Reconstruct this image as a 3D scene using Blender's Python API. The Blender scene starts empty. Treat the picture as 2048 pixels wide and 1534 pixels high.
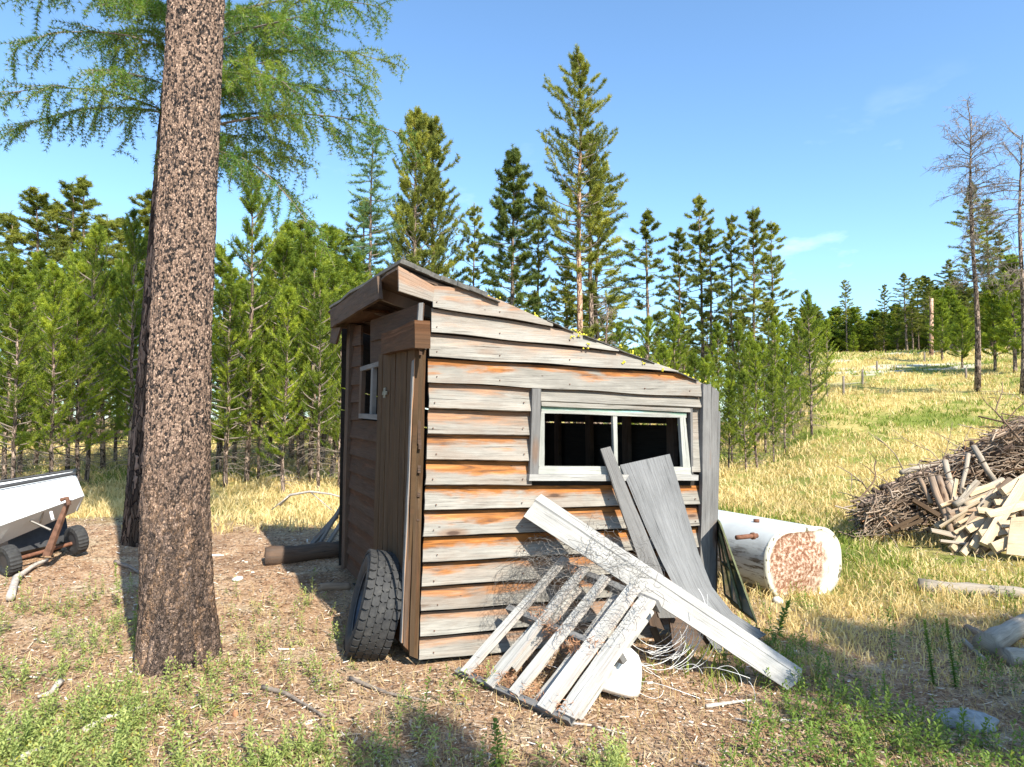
import bpy, math, random
import numpy as np
from mathutils import Vector

# ------------------------------------------------------------------ camera, sky, sun
SC = bpy.context.scene
CAM = np.array([0.0, 0.0, 1.58]); F = 1366.0; PITCH = math.radians(3.06)
cd = bpy.data.cameras.new('camera'); cam = bpy.data.objects.new('camera', cd)
SC.collection.objects.link(cam); SC.camera = cam
cd.sensor_width = 36; cd.lens = 36 * F / 2048; cd.clip_start = .05; cd.clip_end = 3000
cam.location = CAM; cam.rotation_euler = (math.pi / 2 + PITCH, 0, 0)
SUN_EL = math.radians(41); SAZ = math.radians(147.5)
SDIR = np.array([math.sin(SAZ) * math.cos(SUN_EL), math.cos(SAZ) * math.cos(SUN_EL), math.sin(SUN_EL)])
w = bpy.data.worlds.new('World'); SC.world = w; w.use_nodes = True
nt = w.node_tree; bg = nt.nodes['Background']; bg.inputs['Strength'].default_value = .15
sky = nt.nodes.new('ShaderNodeTexSky'); sky.sky_type = 'NISHITA'; sky.sun_disc = False
sky.sun_elevation = SUN_EL; sky.sun_rotation = SAZ; sky.air_density = 1.0; sky.dust_density = 1.3; sky.ozone_density = 1.0
sky.altitude = 900
tcw = nt.nodes.new('ShaderNodeTexCoord'); mpw = nt.nodes.new('ShaderNodeMapping'); mpw.inputs['Scale'].default_value = (1, 1, 2.6)
nzw = nt.nodes.new('ShaderNodeTexNoise'); nzw.inputs['Scale'].default_value = 5.2; nzw.inputs['Detail'].default_value = 8; nzw.inputs['Roughness'].default_value = .55
rw = nt.nodes.new('ShaderNodeValToRGB'); rw.color_ramp.elements[0].position = .60; rw.color_ramp.elements[0].color = (0, 0, 0, 1)
rw.color_ramp.elements[1].position = .80; rw.color_ramp.elements[1].color = (.75, .75, .75, 1)
sepw = nt.nodes.new('ShaderNodeSeparateXYZ')
mrw = nt.nodes.new('ShaderNodeMapRange'); mrw.inputs[1].default_value = .42; mrw.inputs[2].default_value = .08
mlw = nt.nodes.new('ShaderNodeMath'); mlw.operation = 'MULTIPLY'
mxw = nt.nodes.new('ShaderNodeMix'); mxw.data_type = 'RGBA'; mxw.inputs[7].default_value = (7.2, 7.6, 8.2, 1)
lk = nt.links.new
lk(tcw.outputs['Generated'], mpw.inputs[0]); lk(mpw.outputs[0], nzw.inputs['Vector']); lk(nzw.outputs[0], rw.inputs[0])
lk(tcw.outputs['Generated'], sepw.inputs[0]); lk(sepw.outputs[2], mrw.inputs[0]); lk(mrw.outputs[0], mlw.inputs[0]); lk(rw.outputs[0], mlw.inputs[1])
lk(mlw.outputs[0], mxw.inputs[0]); tnw = nt.nodes.new('ShaderNodeMix'); tnw.data_type = 'RGBA'; tnw.blend_type = 'MULTIPLY'; tnw.inputs[0].default_value = 1; tnw.inputs[7].default_value = (.80, 1.0, 1.10, 1); lk(sky.outputs[0], tnw.inputs[6]); lk(tnw.outputs[2], mxw.inputs[6]); lk(mxw.outputs[2], bg.inputs['Color'])
sl = bpy.data.lights.new('sun', 'SUN'); sl.energy = 5.0; sl.angle = math.radians(.53); sl.color = (1, .95, .84)
so = bpy.data.objects.new('sun', sl); SC.collection.objects.link(so)
so.rotation_euler = Vector(-SDIR).to_track_quat('-Z', 'Y').to_euler()
SC.view_settings.view_transform = 'Standard'; SC.view_settings.look = 'None'; SC.view_settings.gamma = 1
SC.view_settings.exposure = 1.0
SC.render.engine = 'CYCLES'
SC.cycles.max_bounces = 6; SC.cycles.diffuse_bounces = 3; SC.cycles.transparent_max_bounces = 6

# ------------------------------------------------------------------ measuring helpers
def ray(u, v):
    x = (u - 1024) / F; z = (767 - v) / F
    c, s = math.cos(PITCH), math.sin(PITCH)
    return np.array([x, c - z * s, s + z * c])
def at(u, v, Y): r = ray(u, v); return CAM + r * (Y / r[1])
def onplane(u, v, p, n):
    r = ray(u, v); return CAM + r * (np.dot(np.asarray(p) - CAM, n) / np.dot(r, n))
def sstep(a, b, x): t = np.clip((x - a) / (b - a), 0, 1); return t * t * (3 - 2 * t)
def _h(i, j, s):
    v = np.sin(i * 127.1 + j * 311.7 + s * 74.7) * 43758.5453
    return v - np.floor(v)
def vn(x, y, s=0):
    x = np.asarray(x, float); y = np.asarray(y, float)
    i = np.floor(x); j = np.floor(y); a = x - i; b = y - j; a = a * a * (3 - 2 * a); b = b * b * (3 - 2 * b)
    return (_h(i, j, s) * (1 - a) + _h(i + 1, j, s) * a) * (1 - b) + (_h(i, j + 1, s) * (1 - a) + _h(i + 1, j + 1, s) * a) * b
def fbm(x, y, s=0, o=4):
    r = 0; a = .5
    for k in range(o): r = r + a * (vn(x * 2 ** k, y * 2 ** k, s + k) - .5); a *= .5
    return r
def g(x, y):
    x = np.asarray(x, float); y = np.asarray(y, float)
    d = np.hypot(x, y); az = np.degrees(np.arctan2(x, y))
    sp = lambda t, k: k * np.log1p(np.exp(np.clip(t / k, -30, 30)))
    z = .03 * sp(d - 10, 2) - .03 * sp(d - 60, 5)
    z = z + .26 * np.exp(-((x + 4.8) ** 2 + (y - 8.2) ** 2) / 5) + .12 * np.exp(-((x + 1.9) ** 2 + (y - 7.4) ** 2) / 1.5)
    z = z - .10 * sstep(1.2, 3, x) * sstep(2, 5, y)
    rise = .150 * (sp(d - 19, 3) - sp(d - 58, 4))
    z = z + rise * sstep(19.5, 24.5, az) * (1 - sstep(95, 130, az))
    z = z + .05 * fbm(x * .9, y * .9, 3) * (.4 + np.clip(d / 12, 0, 3)) + .025 * fbm(x * 4, y * 4, 9, 3)
    z = z + .9 * fbm(x * .09, y * .09, 5, 3) * sstep(18, 45, d)
    return z
def gz(x, y): return float(g(x, y))
def ong(u, v, up=0.0):
    r = ray(u, v); t = .5; st = .05
    while t < 200:
        p = CAM + r * t
        if p[2] < gz(p[0], p[1]) + up: break
        t += st; st *= 1.02
    lo, hi = t - st, t
    for _ in range(20):
        m = (lo + hi) / 2; p = CAM + r * m
        if p[2] < gz(p[0], p[1]) + up: hi = m
        else: lo = m
    return CAM + r * hi
def V(*a): return np.array(a, float)
def nrm(a): a = np.asarray(a, float); return a / (np.linalg.norm(a, axis=-1, keepdims=True) + 1e-12)

# ------------------------------------------------------------------ mesh building
COL = SC.collection
def mesh_np(name, verts, faces, mats, smooth=False, uv=None, col=None, midx=None):
    """verts (n,3); faces (m,k) array or list of index lists"""
    me = bpy.data.meshes.new(name)
    verts = np.asarray(verts, np.float32)
    if isinstance(faces, np.ndarray):
        m, k = faces.shape; li = faces.reshape(-1).astype(np.int32)
        ls = np.arange(m, dtype=np.int32) * k
    else:
        m = len(faces); lens = np.array([len(f) for f in faces], np.int32)
        li = np.array([i for f in faces for i in f], np.int32); ls = np.concatenate([[0], np.cumsum(lens)[:-1]]).astype(np.int32)
    me.vertices.add(len(verts)); me.vertices.foreach_set('co', verts.reshape(-1))
    me.loops.add(len(li)); me.loops.foreach_set('vertex_index', li)
    me.polygons.add(m); me.polygons.foreach_set('loop_start', ls)
    if midx is not None: me.polygons.foreach_set('material_index', np.asarray(midx, np.int32))
    me.polygons.foreach_set('use_smooth', np.full(m, smooth))
    if uv is not None:
        l = me.uv_layers.new(name='UVMap'); l.data.foreach_set('uv', np.asarray(uv, np.float32)[li].reshape(-1))
    if col is not None:
        c = me.color_attributes.new('wd', 'FLOAT_COLOR', 'POINT')
        cc = np.ones((len(verts), 4), np.float32); cc[:, :3] = col; c.data.foreach_set('color', cc.reshape(-1))
    for mt in (mats if isinstance(mats, (list, tuple)) else [mats]): me.materials.append(mt)
    me.update(calc_edges=True); me.validate()
    return me
def link(name, me, parent=None):
    o = bpy.data.objects.new(name, me); COL.objects.link(o)
    if parent is not None: o.parent = parent
    return o
def tag(o, label=None, cat=None, group=None, kind=None):
    if label: o['label'] = label
    if cat: o['category'] = cat
    if group: o['group'] = group
    if kind: o['kind'] = kind
    return o
def thing(name, label, cat, loc=(0, 0, 0), group=None):
    o = bpy.data.objects.new(name, None); COL.objects.link(o); o.location = [float(a) for a in loc]
    o.empty_display_size = .1
    return tag(o, label, cat, group)
class MB:
    def __init__(s): s.v = []; s.f = []; s.uv = []; s.c = []; s.n = 0; s.mi = []
    def add(s, v, f, uv=None, c=(0, 0, 0), mi=0):
        v = np.asarray(v, float); k = len(v); s.v.append(v)
        s.uv.append(np.zeros((k, 2)) if uv is None else np.asarray(uv, float))
        cc = np.empty((k, 3)); cc[:] = c; s.c.append(cc)
        for q in f: s.f.append([i + s.n for i in q]); s.mi.append(mi)
        s.n += k
    def build(s, name, mat, parent=None, smooth=False):
        v = np.concatenate(s.v)
        if parent is not None: v = v - np.array(parent['_o'] if '_o' in parent.keys() else parent.location)
        me = mesh_np(name, v, s.f, mat, smooth, np.concatenate(s.uv), np.concatenate(s.c), s.mi)
        o = link(name, me, parent)
        if parent is not None and '_o' not in parent.keys() and parent.parent is not None: pass
        return o
def world_off(o):
    l = np.zeros(3)
    while o is not None: l = l + np.array(o.location); o = o.parent
    return l
def build(mb, name, mat, parent=None, smooth=False):
    v = np.concatenate(mb.v)
    if parent is not None: v = v - world_off(parent)
    return link(name, mesh_np(name, v, mb.f, mat, smooth, np.concatenate(mb.uv), np.concatenate(mb.c), mb.mi), parent)
RNG = np.random.default_rng(7); random.seed(7)
def slab(mb, a, b, c, d, th, nu=10, nv=2, warp=.003, rag=.004, seed=None, stain=0., face=None, mi=0, endcut=0.):
    """a->b is the long (grain) edge, a->d across; thickness goes behind, away from the viewer"""
    a, b, c, d = [np.asarray(q, float) for q in (a, b, c, d)]
    n = nrm(np.cross(b - a, d - a)); ctr = (a + b + c + d) / 4
    tgt = CAM if face is None else np.asarray(face, float)
    flip = np.dot(n, tgt - ctr) < 0
    if flip: n = -n
    sd = RNG.random() if seed is None else seed
    U = np.linspace(0, 1, nu + 1); W = np.linspace(0, 1, nv + 1)
    LU = np.linalg.norm(b - a); LV = np.linalg.norm(d - a)
    P = []; uv = []; C = []
    ph = sd * 50
    for j, t in enumerate(W):
        for i, s in enumerate(U):
            p = (a * (1 - s) + b * s) * (1 - t) + (d * (1 - s) + c * s) * t
            wv = math.sin(s * LU * 2.1 + ph) * .6 + math.sin(s * LU * 5.3 + ph * 1.7 + t) * .4
            p = p + n * warp * wv
            if j == 0 or j == nv:
                e = nrm(d - a); p = p + e * rag * (math.sin(s * LU * 7 + ph + 2 * j) * .5 + (RNG.random() - .5) * .7)
            if i == 0 or i == nu:
                e = nrm(b - a); p = p + e * (rag * 1.2 + endcut) * (RNG.random() - .5) * 2
            P.append(p); uv.append((s * LU, t * LV)); C.append((sd, stain, t))
    P = np.array(P); k = len(P); P2 = P - n * th
    allv = np.concatenate([P, P2]); uv = np.array(uv + uv); C = np.array(C + C)
    f = []; q = nu + 1
    def F_(l): f.append(l if not flip else l[::-1])
    for j in range(nv):
        for i in range(nu):
            x = j * q + i; F_([x, x + 1, x + 1 + q, x + q]); F_([k + x, k + x + q, k + x + 1 + q, k + x + 1])
    for i in range(nu):
        F_([i, k + i, k + i + 1, i + 1]); y = nv * q + i; F_([y, y + 1, k + y + 1, k + y])
    for j in range(nv):
        x = j * q; F_([x, x + q, k + x + q, k + x]); x = j * q + nu; F_([x, k + x, k + x + q, x + q])
    mb.v.append(allv); mb.uv.append(uv); mb.c.append(C)
    for l in f: mb.f.append([z + mb.n for z in l]); mb.mi.append(mi)
    mb.n += len(allv)
def beam(mb, p, q, wdt, th, up=(0, 0, 1), **k):
    """board from p to q; wdt across, th thick"""
    p = np.asarray(p, float); q = np.asarray(q, float); d = nrm(q - p)
    s = nrm(np.cross(d, up)); u = np.cross(s, d)
    # width along s, thickness along u
    o = s * wdt / 2; h = u * th / 2
    slab(mb, p - o + h, q - o + h, q + o + h, p + o + h, th, face=p + u * 50, **k)
def tube(mb, pts, rad, seg=8, c=(0, 0, 0), cap=True, mi=0, jit=0.0):
    pts = np.asarray(pts, float); n = len(pts)
    rad = np.full(n, rad) if np.isscalar(rad) else np.asarray(rad, float)
    tg = np.gradient(pts, axis=0); tg = nrm(tg)
    ref = V(0, 0, 1) if abs(tg[0][2]) < .9 else V(1, 0, 0)
    s = nrm(np.cross(tg, ref)); u = np.cross(s, tg)
    an = np.arange(seg) * 2 * math.pi / seg
    vv = pts[:, None, :] + rad[:, None, None] * (np.cos(an)[None, :, None] * s[:, None, :] + np.sin(an)[None, :, None] * u[:, None, :])
    if jit: vv = vv + (RNG.random(vv.shape) - .5) * jit
    L = np.concatenate([[0], np.cumsum(np.linalg.norm(np.diff(pts, axis=0), axis=1))])
    uv = np.stack([np.repeat(L, seg), np.tile(an / 6.283 * .3, n)], 1)
    f = [[i * seg + j, i * seg + (j + 1) % seg, (i + 1) * seg + (j + 1) % seg, (i + 1) * seg + j] for i in range(n - 1) for j in range(seg)]
    if cap: f.append(list(range(seg))[::-1]); f.append([(n - 1) * seg + j for j in range(seg)])
    mb.add(vv.reshape(-1, 3), f, uv, c, mi)
def perp(D):
    r = RNG.normal(size=D.shape); r = r - D * np.sum(r * D, -1, keepdims=True); return nrm(r)
def needles(P, D, L, k, nl, nw, ang=(.6, 1.1), tint=None):
    """bottle-brush shoots: returns verts, tris, colours"""
    n = len(P); P = np.repeat(P, k, 0); D = np.repeat(D, k, 0); L = np.repeat(L, k)
    t = RNG.random(n * k); R = perp(D); A = RNG.uniform(ang[0], ang[1], n * k)[:, None]
    N = D * np.cos(A) + R * np.sin(A); B = P + D * (L * t)[:, None]; S = nrm(np.cross(N, RNG.normal(size=N.shape)))
    l = (nl * RNG.uniform(.7, 1.2, n * k))[:, None]
    vv = np.stack([B - S * nw / 2, B + S * nw / 2, B + N * l], 1).reshape(-1, 3)
    ti = RNG.random(n) if tint is None else tint
    c = np.repeat(ti, k * 3); col = np.stack([c, np.repeat(RNG.random(n * k), 3), c * 0], 1)
    return vv, np.arange(len(vv)).reshape(-1, 3), col

# ------------------------------------------------------------------ material helpers
class NM:
    def __init__(s, name, rough=.8, spec=.3):
        s.m = bpy.data.materials.new(name); s.m.use_nodes = True; s.t = s.m.node_tree; s.b = s.t.nodes['Principled BSDF']
        s.b.inputs['Roughness'].default_value = rough; s.b.inputs['Specular IOR Level'].default_value = spec
    def n(s, ty, **kw):
        nd = s.t.nodes.new('ShaderNode' + ty)
        for k, v in kw.items(): setattr(nd, k, v)
        return nd
    def set(s, sock, v):
        if isinstance(v, bpy.types.NodeSocket): s.t.links.new(v, sock)
        else:
            if isinstance(v, tuple) and len(v) == 3 and sock.type == 'RGBA': v = v + (1,)
            sock.default_value = v
    def math(s, op, a, b=0., clamp=False):
        nd = s.n('Math', operation=op, use_clamp=clamp); s.set(nd.inputs[0], a); s.set(nd.inputs[1], b); return nd.outputs[0]
    def mix(s, f, a, b, bt='MIX'):
        nd = s.n('Mix', data_type='RGBA', blend_type=bt); s.set(nd.inputs[0], f); s.set(nd.inputs[6], a); s.set(nd.inputs[7], b); return nd.outputs[2]
    def map(s, v, sc=(1, 1, 1), loc=(0, 0, 0)):
        nd = s.n('Mapping'); s.set(nd.inputs[0], v); nd.inputs['Scale'].default_value = sc; s.set(nd.inputs['Location'], loc); return nd.outputs[0]
    def noise(s, v, sc=1., det=4., rough=.55, dist=0.):
        nd = s.n('TexNoise'); s.set(nd.inputs['Vector'], v); nd.inputs['Scale'].default_value = sc
        nd.inputs['Detail'].default_value = det; nd.inputs['Roughness'].default_value = rough; nd.inputs['Distortion'].default_value = dist; return nd.outputs[0]
    def vor(s, v, sc=1., feat='F1', out=0, rnd=1.):
        nd = s.n('TexVoronoi', feature=feat); s.set(nd.inputs['Vector'], v); nd.inputs['Scale'].default_value = sc; nd.inputs['Randomness'].default_value = rnd; return nd.outputs[out]
    def ramp(s, f, st):
        nd = s.n('ValToRGB'); s.set(nd.inputs[0], f); r = nd.color_ramp
        while len(r.elements) < len(st): r.elements.new(.5)
        for e, (p, c) in zip(r.elements, st):
            e.position = p; e.color = (c, c, c, 1) if not isinstance(c, tuple) else c + (1,)
        return nd.outputs[0]
    def mr(s, v, a, b, c=0., d=1.):
        nd = s.n('MapRange', interpolation_type='SMOOTHSTEP'); s.set(nd.inputs[0], v)
        for i, q in enumerate((a, b, c, d)): nd.inputs[i + 1].default_value = q
        return nd.outputs[0]
    def obj(s): return s.n('TexCoord').outputs['Object']
    def uv(s): return s.n('TexCoord').outputs['UV']
    def att(s, nm='wd'):
        a = s.n('Attribute', attribute_name=nm); sp = s.n('SeparateColor'); s.t.links.new(a.outputs['Color'], sp.inputs[0]); return sp.outputs
    def rnd(s): return s.n('ObjectInfo').outputs['Random']
    def color(s, c): s.set(s.b.inputs['Base Color'], c)
    def bump(s, h, st=.5, dist=.01):
        nd = s.n('Bump'); nd.inputs['Strength'].default_value = st; nd.inputs['Distance'].default_value = dist; s.set(nd.inputs['Height'], h)
        s.t.links.new(nd.outputs[0], s.b.inputs['Normal'])

def wood(name, dark=(.17, .16, .15), light=(.50, .48, .45), warm=(.42, .19, .065), wdark=(.10, .045, .02), weather=0., knots=True, rough=.85, saw=.0, contrast=1., brown=0.):
    m = NM(name, rough, .2); r, gg, bb = m.att()
    off = m.n('CombineXYZ'); m.set(off.inputs[0], m.math('MULTIPLY', r, 37.)); m.set(off.inputs[1], m.math('MULTIPLY', r, 91.)); m.set(off.inputs[2], m.math('MULTIPLY', r, 13.))
    va = m.n('VectorMath', operation='ADD'); m.set(va.inputs[0], m.uv()); m.set(va.inputs[1], off.outputs[0]); uv = va.outputs[0]
    big = m.noise(m.map(uv, (1.6, 9, 1)), 1., 4, .6, .8)
    grain = m.noise(m.map(uv, (3.5, 95, 1)), 1., 5, .65, .4)
    fine = m.noise(m.map(uv, (14, 260, 1)), 1., 3, .7)
    blot = m.noise(m.map(uv, (3.2, 6, 1)), 1., 5, .6)
    t = m.math('ADD', m.math('MULTIPLY', grain, .75), m.math('MULTIPLY', big, .35)); t = m.math('ADD', t, m.math('MULTIPLY', fine, .2))
    mid = tuple((a * .35 + b * .65) for a, b in zip(dark, light))
    c = m.ramp(t, [(.47, dark), (.55, mid), (.68, light), (.88, tuple(min(1, a * 1.25) for a in light))])
    c = m.mix(m.mr(blot, .30, .62, .45 * contrast, 0.), c, tuple(a * .55 for a in light))
    c = m.mix(m.math('MULTIPLY', m.math('SUBTRACT', r, .5), .5), c, dark)
    if brown: c = m.mix(m.mr(m.noise(m.map(uv, (1.3, 4, 1)), 1., 5, .65, .6), .46, .66, 0, brown), c, m.mix(.5, c, tuple(a * .55 for a in warm)))
    # warm unweathered band along the upper part of the board
    edge = m.math('ADD', bb, m.math('MULTIPLY', m.math('SUBTRACT', big, .5), 1.5)); edge = m.math('ADD', edge, m.math('MULTIPLY', m.math('SUBTRACT', blot, .5), 1.0))
    band = m.mr(edge, .40, .80)
    wn = m.noise(m.map(uv, (2.2, 26, 1)), 1., 5, .6, 1.2)
    wc = m.ramp(wn, [(.33, wdark), (.45, tuple(a * .62 for a in warm)), (.58, warm), (.72, (min(1, warm[0] * 1.45), warm[1] * 1.75, warm[2] * 2.5))])
    c = m.mix(m.math('MULTIPLY', band, gg, True), c, wc)
    if weather: c = m.mix(weather, c, wc)
    # cracks
    cr = m.noise(m.map(uv, (1.1, 60, 1)), 1., 2, .5, .3); cm = m.mr(cr, .70, .735)
    c = m.mix(m.math('MULTIPLY', cm, .8), c, (.03, .026, .022))
    if knots:
        kd = m.vor(m.map(uv, (1.5, 5.0, 1)), 1.); km = m.mr(kd, .10, .05); ring = m.mr(kd, .22, .10, 0, .45)
        c = m.mix(ring, c, tuple(a * .5 for a in warm)); c = m.mix(m.math('MULTIPLY', km, .85), c, (.06, .035, .025))
        nd = m.vor(m.map(uv, (5.5, 13.0, 1)), 1.); c = m.mix(m.mr(nd, .06, .035, 0, .8), c, (.05, .03, .025))
    m.color(c)
    h = m.math('ADD', m.math('MULTIPLY', grain, .9), m.math('MULTIPLY', fine, .5)); h = m.math('SUBTRACT', h, m.math('MULTIPLY', cm, .6))
    m.bump(h, .55, .006)
    return m.m
def foliage(name, dark, mid, light, trans=.35, yellow=(.30, .22, .05), yf=.05, rough=.55):
    m = NM(name, rough, .25); r, gg, bb = m.att()
    c = m.ramp(r, [(0., dark), (.5, mid), (.93, light), (1. - yf * .5, light), (1., yellow)])
    c = m.mix(m.math('MULTIPLY', m.math('POWER', gg, 2.), .55), c, light)
    c = m.mix(m.math('MULTIPLY', m.rnd(), .42), c, tuple(a * 1.1 for a in dark))  # random darkening per object, standing in for crown shade
    m.color(c)
    tr = m.n('BsdfTranslucent'); m.set(tr.inputs[0], m.mix(1., c, (1.25, 1.3, .7), 'MULTIPLY'))
    ms = m.n('MixShader'); ms.inputs[0].default_value = trans
    m.t.links.new(m.b.outputs[0], ms.inputs[1]); m.t.links.new(tr.outputs[0], ms.inputs[2])
    m.t.links.new(ms.outputs[0], m.t.nodes['Material Output'].inputs[0])
    return m.m
def bark(name, a, b, c_, sc=(22, 22, 9), strg=1., dist=.02, lich=0.):
    m = NM(name, .92, .12); o = m.obj()
    d = m.noise(o, 9, 3); vm = m.n('VectorMath', operation='ADD'); m.set(vm.inputs[0], m.map(o, sc)); sv = m.n('CombineXYZ'); m.set(sv.inputs[0], m.math('MULTIPLY', d, 1.6)); m.set(sv.inputs[2], m.math('MULTIPLY', d, 1.1)); m.set(vm.inputs[1], sv.outputs[0])
    e = m.vor(vm.outputs[0], 1., 'DISTANCE_TO_EDGE'); cell = m.n('TexVoronoi'); m.set(cell.inputs['Vector'], vm.outputs[0]); cell.inputs['Scale'].default_value = 1
    sp = m.n('SeparateColor'); m.t.links.new(cell.outputs['Color'], sp.inputs[0])
    fn = m.noise(m.map(o, (sc[0] * 3, sc[1] * 3, sc[2] * 3)), 1., 4, .7)
    tt = m.math('ADD', m.math('MULTIPLY', sp.outputs[0], .6), m.math('MULTIPLY', fn, .5))
    c = m.ramp(tt, [(.25, a), (.45, b), (.62, c_), (.85, tuple(min(1, q * 1.25) for q in c_))])
    c = m.mix(m.mr(e, .09, .015), c, tuple(q * .25 for q in a)); m.color(c)
    h = m.math('ADD', m.math('MULTIPLY', m.mr(e, 0., .25), .6), m.math('MULTIPLY', fn, .5)); h = m.math('ADD', h, m.math('MULTIPLY', sp.outputs[1], .35))
    m.bump(h, strg, dist); return m.m
def plain(name, col, rough=.6, metal=0., nz=.25, sc=12., spec=.4):
    m = NM(name, rough, spec); n = m.noise(m.obj(), sc, 5, .65)
    m.color(m.ramp(n, [(.3, tuple(q * (1 - nz) for q in col)), (.7, tuple(min(1, q * (1 + nz)) for q in col))]))
    m.b.inputs['Metallic'].default_value = metal; m.bump(n, .2, .004); return m.m

M = {}
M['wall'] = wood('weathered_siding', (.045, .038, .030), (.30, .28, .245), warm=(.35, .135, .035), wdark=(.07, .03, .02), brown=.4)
M['wallshade'] = wood('shade_dark_siding', (.014, .011, .009), (.075, .056, .043), warm=(.085, .035, .014), weather=.35)  # siding copy darkened so its colour carries the door side's shade
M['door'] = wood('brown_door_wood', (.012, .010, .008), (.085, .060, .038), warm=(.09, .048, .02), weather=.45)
M['grey'] = wood('grey_barn_board', (.055, .052, .050), (.20, .193, .185))
M['pale'] = wood('bleached_board', (.13, .125, .115), (.39, .375, .35), knots=False)
M['panelw'] = wood('grey_panel_wood', (.055, .055, .055), (.20, .20, .20), knots=False)
M['slat'] = wood('sun_bleached_slat', (.20, .19, .175), (.50, .48, .44), knots=False)
M['tanw'] = wood('tan_post_wood', (.10, .075, .055), (.36, .28, .21), warm=(.35, .18, .08), weather=.2)
M['logw'] = wood('weathered_log', (.11, .085, .06), (.40, .34, .27), warm=(.3, .2, .12), knots=False)
M['darkw'] = wood('old_dark_wood', (.018, .016, .014), (.085, .072, .062), warm=(.25, .11, .04), weather=.2)
M['header'] = wood('red_brown_block', (.022, .016, .012), (.10, .062, .038), warm=(.10, .042, .016), weather=.5)  # brown lowered in colour to carry the shade under the eave
M['inner'] = wood('shade_dark_inner_boards', (.008, .007, .006), (.03, .026, .022), warm=(.02, .012, .008), knots=False)  # near-black so the colour itself carries the interior's shade
M['paint'] = wood('peeling_white_paint', (.16, .165, .15), (.38, .38, .345), warm=(.25, .40, .30), wdark=(.2, .3, .24), knots=False)
M['lumber'] = wood('yellow_lumber', (.26, .18, .10), (.56, .44, .30), warm=(.42, .25, .11))
M['roof'] = plain('roll_roofing', (.10, .095, .085), .95, nz=.5, sc=40)
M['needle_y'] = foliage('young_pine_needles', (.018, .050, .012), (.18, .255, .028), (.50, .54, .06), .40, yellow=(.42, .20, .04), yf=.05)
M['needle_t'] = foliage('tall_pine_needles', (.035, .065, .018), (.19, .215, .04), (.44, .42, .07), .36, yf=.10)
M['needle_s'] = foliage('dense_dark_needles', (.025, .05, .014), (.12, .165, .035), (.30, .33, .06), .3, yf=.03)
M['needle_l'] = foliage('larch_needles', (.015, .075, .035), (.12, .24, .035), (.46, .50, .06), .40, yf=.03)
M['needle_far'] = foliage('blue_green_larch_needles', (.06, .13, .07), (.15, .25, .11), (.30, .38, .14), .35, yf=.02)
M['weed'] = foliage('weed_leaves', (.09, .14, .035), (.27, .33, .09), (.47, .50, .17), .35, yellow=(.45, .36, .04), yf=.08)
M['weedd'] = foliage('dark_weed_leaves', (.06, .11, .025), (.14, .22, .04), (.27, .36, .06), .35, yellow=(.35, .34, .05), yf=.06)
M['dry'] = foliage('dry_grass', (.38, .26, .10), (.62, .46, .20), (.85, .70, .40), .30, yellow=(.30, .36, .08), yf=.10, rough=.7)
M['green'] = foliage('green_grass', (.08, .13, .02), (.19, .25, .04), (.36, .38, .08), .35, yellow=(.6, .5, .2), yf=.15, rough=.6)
M['straw'] = foliage('pale_litter', (.13, .08, .05), (.36, .24, .15), (.60, .49, .37), .0, yellow=(.82, .76, .68), yf=.2, rough=.9)
M['barkt'] = bark('pine_bark', (.07, .05, .04), (.17, .12, .09), (.30, .22, .17), (14, 14, 5), .8, .02)
M['barko'] = bark('orange_pine_bark', (.16, .09, .06), (.36, .21, .13), (.50, .32, .22), (8, 8, 3), .8, .02)
M['barkd'] = bark('shade_dark_bark', (.035, .024, .02), (.085, .06, .045), (.19, .13, .10), (26, 26, 4.5), 1., .03)  # dark tone carries the front trunk's shadow on the rear larch
M['twig'] = plain('grey_twig', (.20, .16, .13), .9, nz=.4, sc=30)
M['ptwig'] = plain('bleached_stick', (.42, .37, .32), .9, nz=.35, sc=25)
M['wire'] = plain('galvanised_wire', (.20, .18, .16), .4, .6, .3, 30)
M['rwire'] = plain('pale_wire', (.75, .74, .72), .4, .2, .2, 30)
M['steel'] = plain('rusty_steel', (.16, .08, .05), .75, .2, .5, 20)
M['rust'] = plain('rust_pipe', (.16, .07, .04), .9, 0, .4, 30)
M['blackp'] = plain('black_plastic', (.03, .03, .032), .45, 0, .4, 8)
M['stone'] = plain('grey_stone', (.26, .27, .27), .9, 0, .45, 14)
M['wstone'] = plain('white_stone', (.60, .58, .53), .9, 0, .25, 14)
M['lichen'] = plain('yellow_lichen', (.62, .55, .05), .9, 0, .4, 60)
M['void'] = plain('earth_floor', (.06, .045, .035), 1., 0, .4, 6)
M['sashg'] = plain('olive_sash_paint', (.12, .13, .06), .6, 0, .4, 20)
M['oxide'] = plain('brown_needle_litter', (.34, .17, .09), 1., 0, .5, 60)

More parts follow.
